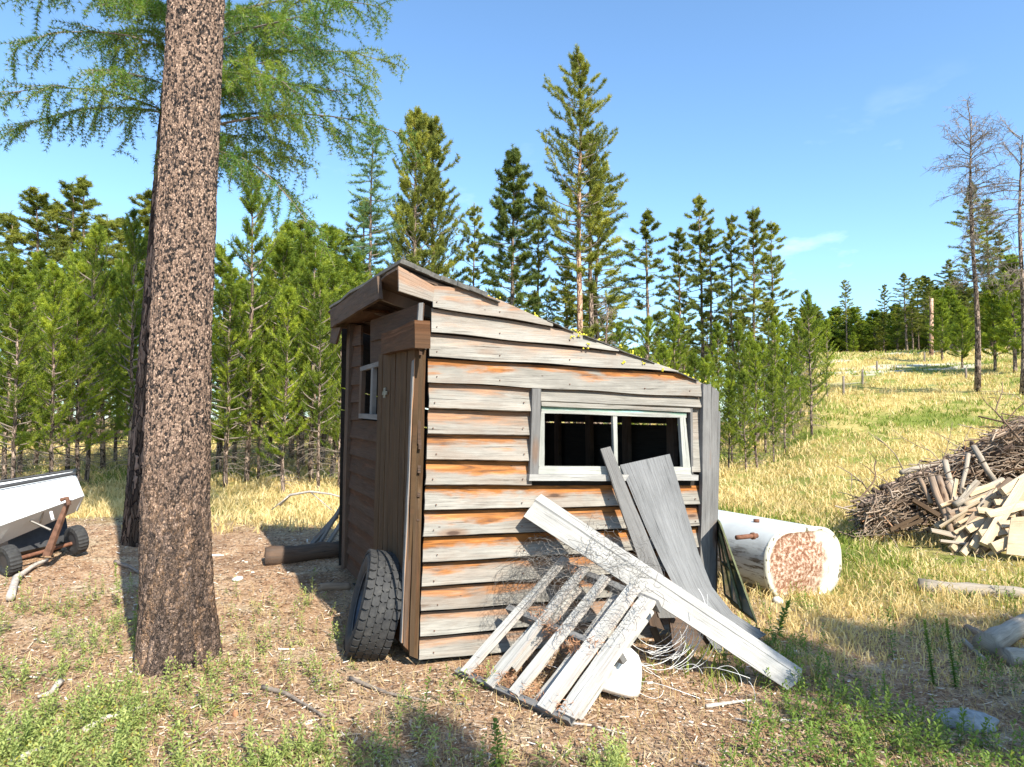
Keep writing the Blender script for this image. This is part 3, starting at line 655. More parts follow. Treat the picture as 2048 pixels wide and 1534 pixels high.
for t, a, b in ((.0, -.02, 1.03), (.52, -.06, 1.06), (.98, -.04, 1.07)):
    p = MB(); slab(p, PP(a, t - .016, .033), PP(b, t - .016, .033), PP(b, t + .022, .033), PP(a, t + .022, .033), .082, nu=8, nv=1, warp=.003, rag=.003); build(p, 'stringer', M['grey'], pal)
prop('loose_plank', 'pale plank leaning along the right edge of the pallet', 'board', 'slat', lambda p: slab(p, ong(1116, 1424, .03), at(1272, 1205, 4.22), at(1306, 1222, 4.20), ong(1160, 1436, .03), .018, nu=10, nv=1, rag=.006), ong(1168, 1441))
# needle litter on the pallet
p = MB()
for _ in range(1500):
    c0 = [(.45, .50), (.42, .08), (.66, .06), (.30, .55), (.2, .04), (.95, .03), (.70, .45), (.3, .97), (.85, .5)][int(RNG.integers(9))]; s_ = c0[0] + RNG.normal() * .05; t_ = c0[1] + RNG.normal() * .03
    q = PP(s_, t_, RNG.uniform(-.045, .07)); dd = nrm(RNG.normal(size=3)) * .02; e = nrm(RNG.normal(size=3)) * .003
    p.add([q - dd, q + dd, q + e * 2], [[0, 1, 2]])
build(p, 'needle_litter', M['oxide'], pal)

# wire
def hexwire(p, corner, eu, ev, nu, nv, size, lift):
    def pos(i, j):
        s = i / nu; t = j / nv
        q = corner + eu * s + ev * t
        return q + lift(s, t)
    for i in range(nu):
        for j in range(nv):
            a = pos(i, j + .25 * (1 if i % 2 else -1)); b = pos(i + 1, j + .25 * (-1 if i % 2 else 1))
            if RNG.random() < .93: tube(p, [a, b], .0011, 3, cap=False)
            if (i + j) % 2 == 0 and RNG.random() < .9: tube(p, [a, pos(i, j + .75 if i % 2 else j + .25)], .0013, 3, cap=False)
p = MB()
L0 = PP(-.05, .45, .09); 
def lf(s, t): return pn * (.05 + .07 * fbm(s * 4, t * 4, 1) * 2 + .05 * math.sin(s * 9 + t * 5)) + V(.10 * fbm(s * 3, t * 5, 8), .1 * fbm(s * 5, t * 3, 6), .12 * fbm(s * 4 + 3, t * 4, 4))
hexwire(p, L0, PP(1.05, .5) - PP(-.05, .5), PP(.2, 1.12) - PP(.2, .45), 34, 22, .03, lf)
L1 = PP(-.12, .62, .10)
hexwire(p, L1, PP(.95, .75) - PP(0, .62), PP(.2, 1.2) - PP(.2, .62), 26, 18, .03, lambda s, t: lf(s + 2, t + 1) + pn * .05)
for _ in range(150):
    s_, t_ = RNG.uniform(-.15, 1.05), RNG.uniform(.5, 1.15); c0 = PP(s_, t_, RNG.uniform(.06, .2)); r = RNG.uniform(.05, .2); a0 = RNG.uniform(0, 6.3); e1 = nrm(RNG.normal(size=3)); e2 = nrm(np.cross(e1, RNG.normal(size=3)))
    an = np.linspace(a0, a0 + RNG.uniform(1, 3), 9); tube(p, [c0 + r * (math.cos(x) * e1 + math.sin(x) * e2 * .7) for x in an], .0012, 3, cap=False)
for _ in range(60):   # thin strands sagging left over the wall
    a = PP(RNG.uniform(-.1, .3), RNG.uniform(.75, 1.1), RNG.uniform(.08, .18)); b = a + V(RNG.uniform(-.35, -.05), RNG.uniform(-.05, .08), RNG.uniform(-.4, -.05)); mid = (a + b) / 2 + V(-.05, -.03, RNG.uniform(-.02, .08))
    tube(p, [a, (a + mid) / 2 + RNG.normal(size=3) * .01, mid, (b + mid) / 2 + RNG.normal(size=3) * .012, b], .0009, 3, cap=False)
wb = np.concatenate(p.v); base = PP(.5, .8); me = mesh_np('wire_netting', wb - base, p.f, M['wire'], True); o = link('wire_netting', me); o.location = base; tag(o, 'crumpled rusty wire netting draped over the top of the pallet', 'wire netting')
p = MB()
cc = at(1345, 1262, 4.35)
for k in range(26):
    r = RNG.uniform(.14, .30); c0 = cc + V(RNG.uniform(-.16, -.02), RNG.uniform(-.08, .08), RNG.uniform(-.02, .12)); e1 = nrm(V(1, RNG.uniform(-.3, .3), RNG.uniform(-.2, .2))); e2 = nrm(V(RNG.uniform(-.2, .2), RNG.uniform(-.5, .5), -1))
    a0 = RNG.uniform(-.7, .5); an = np.linspace(a0, a0 + RNG.uniform(1.2, 2.4), 14); tube(p, [c0 + r * (math.cos(x) * e1 + math.sin(x) * e2) for x in an], .0017, 4, cap=False)
for k in range(16):
    a = at(RNG.uniform(1150, 1500), RNG.uniform(1330, 1420), RNG.uniform(3.9, 4.3)); a[2] = gz(a[0], a[1]) + .02; r = RNG.uniform(.1, .3); a0 = RNG.uniform(0, 6)
    an = np.linspace(a0, a0 + RNG.uniform(1, 2.5), 12); q = [a + V(r * math.cos(x), r * math.sin(x) * .7, .03 + .05 * math.sin(x * 2)) for x in an]
    tube(p, q, .0016, 4, cap=False)
wb = np.concatenate(p.v); base = cc; me = mesh_np('wire_coil', wb - base, p.f, M['rwire'], True); o = link('wire_coil', me); o.location = base; tag(o, 'loose pale wire loops under the long board, right of the pallet', 'wire')

# white enamel jug lying behind the pallet
def enamel(name, base, rustc, th):
    m = NM(name, .35, .5); o = m.obj(); n = m.noise(o, 14, 6, .65); n2 = m.noise(o, 50, 4, .7)
    m.color(m.mix(m.mr(n, th, th + .06), m.mix(m.mr(n2, .3, .7), tuple(q * .9 for q in base), base), rustc)); m.bump(n2, .15, .004); return m.m
jc = ong(1228, 1398); jk = thing('white_jug', 'white plastic container with rusty neck on the ground right of the pallet', 'container', jc)
axj = nrm(V(.22, .35, .9)); sx = nrm(np.cross(axj, V(0, 1, 0))); sy = np.cross(sx, axj)
def lathe(p, o0, ax_, pr, seg=28, ex=1., ey=.75):
    s1 = nrm(np.cross(ax_, V(0, 1, .1))); s2 = np.cross(s1, ax_); k = len(pr)
    vv = [o0 + ax_ * h + (math.cos(2 * math.pi * i / seg) * s1 * ex + math.sin(2 * math.pi * i / seg) * s2 * ey) * r for i in range(seg) for (r, h) in pr]
    p.add(vv, [[i * k + j, ((i + 1) % seg) * k + j, ((i + 1) % seg) * k + j + 1, i * k + j + 1] for i in range(seg) for j in range(k - 1)])
p = MB(); lathe(p, jc + V(0, .03, .015), axj, [(.0, 0), (.11, .0), (.14, .015), (.148, .04), (.145, .13), (.136, .19), (.11, .235), (.065, .262), (.045, .27)])
build(p, 'body', enamel('white_container', (.84, .83, .78), (.35, .16, .06), .66), jk, True)
p = MB(); lathe(p, jc + V(0, .03, .015) + axj * .265, axj, [(.045, 0), (.048, .01), (.04, .03), (.042, .055), (.05, .07), (.05, .085), (.0, .085)]); build(p, 'neck', enamel('rusty_neck', (.6, .55, .48), (.38, .15, .05), .5), jk, True)

# sashes leaning on the right side wall
gl = NM('old_glass', .08, .6); gl.color((.42, .55, .58)); gl.b.inputs['Transmission Weight'].default_value = 0.
for k, (tp0, tp1, bt0, bt1, dn, df, db, lab) in enumerate((
        ((1440, 1046), (1433, 1038), (1512, 1243), (1462, 1205), 5.05, 5.75, (4.95, 5.55), 'outermost olive-framed glass window leaning on the right end of the shed'),
        ((1441, 1070), (1434, 1060), (1480, 1215), (1450, 1190), 5.12, 5.6, (5.05, 5.5), 'inner olive-framed glass window between the corner boards and the outer window'))):
    base = at(*bt0, db[0]); o = thing('window_sash', lab, 'window', base)
    a = at(*bt0, db[0]); b = at(*tp0, dn); c = at(*tp1, df); d = at(*bt1, db[1])
    p = MB()
    def edge(x, y, w=.018): beam(p, x, y, w, .012, up=nrm(np.cross(b - a, d - a)), nu=3, nv=1, warp=0, rag=.001)
    edge(a, b); edge(d, c); edge(b, c); edge(a, d); edge((a + b) / 2, (c + d) / 2, .02); edge(a * .5 + d * .5, b * .5 + c * .5, .02)
    build(p, 'frame', M['sashg'], o)
    p = MB(); p.add([a, b, c, d], [[0, 1, 2, 3]]); build(p, 'pane', gl.m, o)

# ------------------------------------------------------------------ white tank
phi = math.radians(25); ta = V(-math.sin(phi), math.cos(phi), 0); tw = V(math.cos(phi), math.sin(phi), 0)
fc = at(1609, 1125, 6.55); tz = gz(fc[0], fc[1]); fc[2] = tz + .305
tank = thing('fuel_tank', 'white obround metal tank lying on its side with a rusted end, right of the shed', 'tank', (fc[0], fc[1], tz))
def ob(a, hw=.48, hh=.325, r=.285):   # rounded rectangle outline
    pts = []
    for q, (cx, cy) in enumerate(((hw - r, hh - r), (-hw + r, hh - r), (-hw + r, -hh + r), (hw - r, -hh + r))):
        for i in range(10): t = (q + i / 9) * math.pi / 2; pts.append((cx + r * math.cos(t), cy + r * math.sin(t)))
    return [fc + ta * a + tw * x + V(0, 0, 1) * z for x, z in pts]
p = MB(); rings = [ob(.02 + 1.46 * i / 8) for i in range(9)]; m_ = len(rings[0])
p.add([q for r in rings for q in r], [[i * m_ + j, i * m_ + (j + 1) % m_, (i + 1) * m_ + (j + 1) % m_, (i + 1) * m_ + j] for i in range(8) for j in range(m_)])
tm = NM('chalky_white_tank', .55, .4); o = tm.obj(); n = tm.noise(o, 3, 6, .6); n2 = tm.noise(tm.map(o, (8, 3, 30)), 1., 5, .7); sp = tm.n('SeparateXYZ'); tm.set(sp.inputs[0], o)
c = tm.ramp(n, [(.3, (.42, .43, .42)), (.7, (.56, .58, .57))])
c = tm.mix(tm.math('MULTIPLY', tm.mr(n2, .50, .60), tm.mr(sp.outputs[2], .58, .30)), c, (.10, .08, .06)); c = tm.mix(tm.mr(sp.outputs[2], .25, .0, 0, .6), c, (.38, .33, .20)); tm.color(c)
build(p, 'shell', tm.m, tank, True)
p = MB(); r0 = ob(0.); r1 = ob(-.012, .486, .331, .291); r2 = ob(-.012, .455, .30, .262); r3 = ob(.01, .445, .29, .25); r4 = [q * .5 + (fc - ta * .02) * .5 for q in r3]
allr = [ob(.03, .486, .331, .291), r1, r2, r3]; vv = [q for r in allr for q in r]
f = [[i * m_ + j, (i + 1) * m_ + j, (i + 1) * m_ + (j + 1) % m_, i * m_ + (j + 1) % m_] for i in range(2) for j in range(m_)]
p.add(vv[:3 * m_], f); build(p, 'end_rim', enamel('rim_paint', (.62, .60, .50), (.12, .10, .05), .55), tank, True)
p = MB(); rr_ = [r2] + [[q * (1 - t) + (fc - ta * .05 * math.sin(t * 1.57)) * t + ta * (.012 if t < .15 else 0) for q in r2] for t in (.08, .3, .6, .85, .97)]
p.add([q for r in rr_ for q in r], [[i * m_ + j, i * m_ + (j + 1) % m_, (i + 1) * m_ + (j + 1) % m_, (i + 1) * m_ + j] for i in range(5) for j in range(m_)] + [[5 * m_ + j for j in range(m_)]])
em = NM('rusted_tank_end', .8, .2); o = em.obj(); n = em.noise(o, 4, 7, .65); n2 = em.noise(o, 30, 5, .7); sp = em.n('SeparateXYZ'); em.set(sp.inputs[0], o)
vd = em.n('VectorMath', operation='DISTANCE'); em.set(vd.inputs[0], o); vd.inputs[1].default_value = tuple((V(0, 0, .36) - tw * .12)); 
k = em.math('ADD', vd.outputs[1] if False else vd.outputs['Value'], em.math('MULTIPLY', em.math('SUBTRACT', n, .5), .55))
rc = em.ramp(n2, [(.36, (.13, .055, .03)), (.47, (.25, .125, .075)), (.56, (.42, .30, .22)), (.68, (.56, .51, .43))]); em.color(em.mix(em.mr(k, .42, .28), (.58, .55, .45), rc)); em.bump(n2, .3, .004)
build(p, 'end_plate', em.m, tank, True)
for a, b, r in ((fc + ta * .10 - tw * .49 + V(0, 0, .28), fc + ta * .10 - tw * .74 + V(0, 0, .28), .022), (fc + ta * .25 - tw * .40 + V(0, 0, -.27), fc + ta * .22 - tw * .66 + V(0, 0, -.28), .026)):
    p = MB(); tube(p, [a, a * .5 + b * .5, b], r, 12); tube(p, [a * .85 + b * .15, a * .75 + b * .25], r * 1.5, 12); build(p, 'pipe', M['rust'], tank, True)
p = MB(); q = fc + ta * .5 - tw * .1 + V(0, 0, .325); tube(p, [q, q + V(0, 0, .03)], .03, 12); build(p, 'filler_cap', M['rust'], tank, True)

# ------------------------------------------------------------------ spreader cart at the left
cb = ong(152, 1106); ca_ = thing('yard_cart', 'small two-wheeled cart with a white tilted hopper behind the big trunk at far left', 'cart', cb)
def crt(nm, mt, fn, sm=False):
    p = MB(); fn(p); return build(p, nm, M[mt] if isinstance(mt, str) else mt, ca_, sm)
wm = plain('white_hopper_paint', (.62, .64, .66), .35, 0, .06, 6)
D1, D0 = 7.0, 6.35
hT = [(-60, 990, D0), (149, 951, D1)]; 
crt('hopper', wm, lambda p: (
    slab(p, at(-50, 1070, 6.1), at(166, 992, 6.8), at(150, 951, 7.0), at(-60, 990, 6.3), .012, nu=6, nv=2, warp=0, rag=0),
    slab(p, at(166, 992, 6.8), at(152, 1023, 7.0), at(158, 1000, 7.45), at(150, 951, 7.6), .012, nu=3, nv=2, warp=0, rag=0),
    slab(p, at(-50, 1068, 6.1), at(166, 992, 6.8), at(150, 1024, 6.98), at(-40, 1105, 6.28), .012, nu=6, nv=1, warp=0, rag=0),
    slab(p, at(-60, 975, 6.9), at(150, 938, 7.6), at(152, 1020, 7.5), at(-50, 1060, 6.8), .012, nu=6, nv=1, warp=0, rag=0)))
crt('hopper_rim', 'blackp', lambda p: (tube(p, [at(-60, 985, 6.28), at(148, 947, 6.98)], .018, 8), tube(p, [at(148, 947, 6.98), at(150, 940, 7.6)], .018, 8), tube(p, [at(-60, 972, 6.9), at(150, 940, 7.6)], .014, 8)))
crt('chassis', 'blackp', lambda p: (slab(p, at(22, 1108, 6.6), at(140, 1082, 7.05), at(132, 1035, 7.1), at(10, 1062, 6.65), .25, nu=4, nv=2, warp=0, rag=0), ))
crt('axle', 'rust', lambda p: tube(p, [at(20, 1122, 6.45), at(150, 1085, 6.95)], .018, 10))
crt('draw_bar', 'steel', lambda p: (slab(p, at(84, 1112, 6.5), at(128, 1008, 6.55), at(138, 1000, 6.55), at(98, 1112, 6.5), .04, nu=4, nv=1, warp=0, rag=0), tube(p, [at(122, 1000, 6.5), at(134, 996, 6.5), at(138, 1010, 6.5)], .02, 8)))
crt('strut', 'wire', lambda p: (tube(p, [at(45, 1034, 6.5), at(102, 1060, 6.55)], .012, 8), tube(p, [at(88, 1020, 6.55), at(80, 1046, 6.6)], .008, 8)))
crt('lever', wm, lambda p: tube(p, [at(102, 1024, 6.55), at(106, 1040, 6.5)], .014, 8))
for u, v, Y in ((153, 1079, 6.95), (18, 1121, 6.35)):
    c0 = at(u, v, Y); wo = thing('wheel', None, None); wo.parent = ca_; wo.location = Vector(c0 - np.array(ca_.location))
    axw = nrm(at(150, 1085, 6.95) - at(20, 1122, 6.45)); e1 = nrm(np.cross(axw, V(0, 0, 1))); e2 = np.cross(e1, axw); R_ = .138
    p = MB(); pr = [(.06, .045), (.10, .055), (.13, .05), (R_, .03), (R_, -.03), (.13, -.05), (.10, -.055), (.06, -.045)]
    for i in range(48):
        pass
    vv = [c0 + (math.cos(2 * math.pi * i / 48) * e1 + math.sin(2 * math.pi * i / 48) * e2) * (r + (.006 * (i % 2) if r > .12 else 0)) + axw * a for i in range(48) for (r, a) in pr]; k = len(pr)
    p.add(vv, [[i * k + j, i * k + j + 1, ((i + 1) % 48) * k + j + 1, ((i + 1) % 48) * k + j] for i in range(48) for j in range(k - 1)]); build(p, 'tyre', rub.m, wo)
    p = MB(); tube(p, [c0 - axw * .045, c0 + axw * .045], .066, 20); build(p, 'hub', M['blackp'], wo)

# ------------------------------------------------------------------ the two big larches at the left
def barkbig():
    m = NM('scaly_larch_bark', .9, .15); uv = m.uv(); o = m.obj(); sp = m.n('SeparateXYZ'); m.set(sp.inputs[0], o)
    d = m.noise(o, 30, 4, .7); dd = m.n('CombineXYZ'); m.set(dd.inputs[0], m.math('MULTIPLY', d, 2.4)); m.set(dd.inputs[1], m.math('MULTIPLY', d, 1.8)); m.set(dd.inputs[2], m.math('MULTIPLY', d, 2.))
    def cells(sc):
        vm = m.n('VectorMath', operation='ADD'); m.set(vm.inputs[0], m.map(o, sc)); m.set(vm.inputs[1], dd.outputs[0])
        c = m.n('TexVoronoi'); m.set(c.inputs['Vector'], vm.outputs[0]); c.inputs['Scale'].default_value = 1; q = m.n('SeparateColor'); m.t.links.new(c.outputs['Color'], q.inputs[0])
        return m.vor(vm.outputs[0], 1., 'DISTANCE_TO_EDGE'), q.outputs, c.outputs[0]
    e1, c1, _ = cells((92, 92, 52)); e2, c2, _ = cells((17, 17, 5.5)); fn = m.noise(o, 95, 4, .7)
    low = m.mr(sp.outputs[2], 1.7, .4)
    t = m.math('ADD', m.math('MULTIPLY', c1[0], .72), m.math('MULTIPLY', fn, .32))
    pt = m.noise(m.map(o, (6, 6, 3)), 1., 5, .7); t = m.math('ADD', t, m.math('MULTIPLY', m.math('SUBTRACT', pt, .5), .25)); f2 = m.noise(m.map(o, (130, 130, 60)), 1., 4, .75, 1.); t = m.math('ADD', t, m.math('MULTIPLY', m.math('SUBTRACT', f2, .5), .9))
    c = m.ramp(t, [(.22, (.02, .02, .022)), (.33, (.075, .062, .06)), (.42, (.26, .18, .135)), (.58, (.48, .32, .235)), (.9, (.66, .46, .34))])
    cl = m.ramp(m.math('ADD', m.math('MULTIPLY', c2[0], .5), m.math('MULTIPLY', c1[1], .5)), [(.2, (.07, .055, .05)), (.42, (.24, .175, .15)), (.62, (.44, .30, .22)), (.88, (.64, .38, .22))])
    c = m.mix(m.math('MULTIPLY', low, .62), c, cl)
    c = m.mix(m.mr(e1, .06, .01, 0, .75), c, (.03, .024, .02)); c = m.mix(m.math('MULTIPLY', m.mr(e2, .09, .02), m.math('ADD', m.math('MULTIPLY', low, .65), .2)), c, (.035, .025, .02))
    m.color(c)
    h = m.math('ADD', m.math('MULTIPLY', c1[1], .6), m.math('MULTIPLY', fn, .5)); h = m.math('ADD', h, m.mr(e1, 0, .2, 0, .4)); h = m.math('ADD', h, m.math('MULTIPLY', m.mr(e2, 0, .3), m.math('ADD', m.math('MULTIPLY', low, 1.2), .5)))
    m.bump(h, 1., .022); return m.m
def bigtrunk(name, tree, path, rads, mat, segs=180, flare=.35, rough=.02, seed=1):
    pts = np.array(path); L = np.concatenate([[0], np.cumsum(np.linalg.norm(np.diff(pts, axis=0), axis=1))]); n = 420
    lv = L[-1] * (np.linspace(0, 1, n) ** 1.25); P = np.stack([np.interp(lv, L, pts[:, i]) for i in range(3)], 1); R = np.interp(lv, L, rads)
    an = np.arange(segs) * 2 * math.pi / segs; AN, LV = np.meshgrid(an, lv)
    fl = np.exp(-LV / .28) * flare; rt = 1 + fl * (.55 + .45 * np.cos(AN * 5 + seed) * np.cos(AN * 2 + seed * 2)) + .03 * np.sin(AN * 3 + LV * .8)
    ridge = (fbm(np.cos(AN) * 4 + 9 + seed, np.sin(AN) * 4 + LV * .9, 11, 3) * 2.4 * np.exp(-LV / 1.6) + fbm(np.cos(AN) * 16 + 30, np.sin(AN) * 16 + LV * 6, 12, 3)) * rough * 1.6
    flake = (vn(AN * segs / 6.283 * .30, LV * 42, 5) - .5) * rough * .5
    RR = R[:, None] * rt + ridge + flake
    vv = P[:, None, :] + RR[..., None] * np.stack([np.cos(AN), np.sin(AN), 0 * AN], -1)
    idx = np.arange(n * segs).reshape(n, segs); nx = np.roll(idx, -1, 1)
    f = np.stack([idx[:-1], nx[:-1], nx[1:], idx[1:]], -1).reshape(-1, 4)
    return link(name, mesh_np(name, vv.reshape(-1, 3) - world_off(tree), f, mat, True), tree)
fb = ong(352, 1322); fb[2] = gz(fb[0], fb[1])
T1 = thing('larch_tree', 'massive foreground conifer trunk with scaly grey-pink bark, left of the shed', 'tree', fb)
q1 = at(395, 0, fb[1] + .05); d1 = q1 - fb
path = [fb - V(0, 0, .15), fb, at(352, 1200, fb[1] + .01), at(351, 1000, fb[1] + .02), at(362, 700, fb[1] + .03), at(378, 350, fb[1] + .04), q1, fb + d1 * 2, fb + d1 * 4.2]
bigtrunk('trunk', T1, path, [.222, .222, .212, .198, .182, .178, .174, .145, .03], barkbig(), 220, .42, .020)
rb = ong(296, 1082); rb[2] = gz(rb[0], rb[1])
T2 = thing('larch_tree', 'second large larch close behind the massive trunk, bark darkened for its shade, with drooping green branches', 'tree', rb)
RY = rb[1]
path = [rb - V(0, 0, .15), rb, at(322, 760, RY + .05), at(347, 450, RY + .1), at(372, 150, RY + .1), at(384, 0, RY + .1)]
dd_ = path[-1] - path[-3]; path += [path[-1] + dd_ * 1.5, path[-1] + dd_ * 5]
bigtrunk('trunk', T2, path, [.255, .255, .24, .235, .225, .22, .18, .03], M['barkd'], 120, .22, .02, 3)
T2P = np.array(path)
def trunk_at(P, z): return np.array([np.interp(z, P[:, 2], P[:, 0]), np.interp(z, P[:, 2], P[:, 1]), z])

def larch_crown(tree, specs, twig_r=.012, tuft=.056, tw=.0066, step=.036, kk=11, mat='needle_l', dens=1.):
    """specs: (start, azimuth unit 3d dir, length, sag)"""
    bp, bd = [], []; wood_ = MB()
    for st_, d0, Ln, sag in specs:
        n = 12; pts = [st_]; d = nrm(d0)
        for i in range(n):
            d = nrm(d + V(0, 0, sag / n) + RNG.normal(size=3) * .05); pts.append(pts[-1] + d * Ln / n)
        pts = np.array(pts); tube(wood_, pts, np.linspace(twig_r * Ln * .55, .0035, n + 1), 5, cap=False)
        side = nrm(np.cross(pts[-1] - pts[0], V(0, 0, 1)))
        for i in range(2, n + 1):
            for rep in range(3 if dens >= 1 and RNG.random() < .75 else 2):
                sg = 1 if RNG.random() < .5 else -1; f = i / n; L2 = (Ln * .25 * (1 - f * .6) + .14) * RNG.uniform(.5, 1.25)
                dd = nrm((pts[i] - pts[i - 1]) / np.linalg.norm(pts[i] - pts[i - 1]) * .8 + side * sg * RNG.uniform(.4, 1.1) + V(0, 0, RNG.uniform(-.5, .3)))
                q = [pts[i] + (pts[i - 1] - pts[i]) * RNG.random()]; m = max(4, int(L2 / .07))
                for j in range(m): dd = nrm(dd + V(0, 0, -.09) + RNG.normal(size=3) * .10); q.append(q[-1] + dd * L2 / m)
                q = np.array(q); tube(wood_, q, np.linspace(.005, .0018, len(q)), 3, cap=False); lines = [q]
                for j in range(1, len(q), 1):
                    if RNG.random() < .5 * dens:
                        d3 = nrm((q[j] - q[j - 1]) + V(0, 0, -.05) + RNG.normal(size=3) * .06); L3 = RNG.uniform(.08, .26); r = [q[j]]
                        for _ in range(4): d3 = nrm(d3 + V(0, 0, -.22) + RNG.normal(size=3) * .06); r.append(r[-1] + d3 * L3 / 4)
                        lines.append(np.array(r)); tube(wood_, r, .0016, 3, cap=False)
                for l in lines:
                    sgl = np.linalg.norm(np.diff(l, axis=0), axis=1); T = sgl.sum(); ns = max(2, int(T / step)); cs = np.concatenate([[0], np.cumsum(sgl)]); x = np.linspace(.02, T, ns)
                    P = np.stack([np.interp(x, cs, l[:, i_]) for i_ in range(3)], 1); bp.append(P); bd.append(np.tile(nrm(l[-1] - l[0]), (ns, 1)))
    P = np.concatenate(bp); Dn = np.concatenate(bd)
    bl = vn(P[:, 0] * 2.3, P[:, 2] * 2.3 + P[:, 1], 4); vv, f, col = needles(P, Dn, np.full(len(P), step * .3), kk, tuft, tw, (.5, 1.5), np.clip(bl * .75 + RNG.random(len(P)) * .3, 0, .97))
    wv = np.concatenate(wood_.v); off = world_off(tree); V_ = np.concatenate([vv, wv]) - off; F_ = [list(q) for q in f] + [[i + len(vv) for i in q] for q in wood_.f]
    C_ = np.concatenate([col, np.zeros((len(wv), 3))]); mi = [0] * len(f) + [1] * len(wood_.f)
    return link('crown', mesh_np('crown', V_, F_, [M[mat], M['twig']], False, None, C_, mi), tree)
sp = []
def br(u, v, u2, v2, dy, sag=-.3, zz=None):   # branch of the rear larch from (u,v) to about (u2,v2)
    z = at(u, v, RY + .1)[2]; s0 = trunk_at(T2P, z); e = at(u2, v2, RY + .1 + dy); d = e - s0; sp.append((s0, d - V(0, 0, sag) * .0 + V(0, 0, -sag * .45) * np.linalg.norm(d) * .0 + V(0, 0, -sag * .5), np.linalg.norm(d) * 1.03, sag))
for b in ((318, 242, -10, 70, -.6), (318, 235, 130, 150, .8), (330, 120, 30, -20, -.5), (335, 90, 150, 20, .6), (340, 40, 60, -60, -1.2), (330, 200, 210, 90, -1.3),
          (440, 240, 640, -20, .3), (440, 270, 790, 160, -.4), (440, 300, 620, 340, -1.2), (440, 255, 680, 180, .9), (440, 285, 560, 260, 1.1), (440, 150, 760, 20, .2),
          (440, 120, 700, -40, -1.0), (440, 60, 740, -60, .8), (440, 180, 620, 60, -1.3), (440, 80, 560, 30, 1.2), (440, 230, 540, 60, -.9), (440, 330, 600, 330, .2), (440, 200, 700, 90, .0), (440, 40, 640, 30, -.2), (440, 100, 720, 110, 1.0), (330, 30, 230, -30, .2), (330, 60, 260, 30, -1.0)):
    br(*b, sag=-.55)
for k in range(34):   # higher whorls, above the frame
    z = RNG.uniform(6.3, 13); s0 = trunk_at(T2P, z); a = RNG.uniform(0, 6.283); sp.append((s0, V(math.cos(a), math.sin(a), .2), RNG.uniform(1.4, 2.3) * (1 - (z - 6) / 11), -.5))
larch_crown(T2, sp)
T1P = np.array([fb, q1, fb + d1 * 2, fb + d1 * 4.2]); sp = []
for k in range(30):
    z = RNG.uniform(7.2, 16); s0 = trunk_at(T1P, z); a = RNG.uniform(0, 6.283); sp.append((s0, V(math.cos(a), math.sin(a), .2), RNG.uniform(1.5, 2.6) * (1 - (z - 7) / 12), -.5))
larch_crown(T1, sp, step=.04, kk=8, tuft=.05, tw=.01, dens=.6)

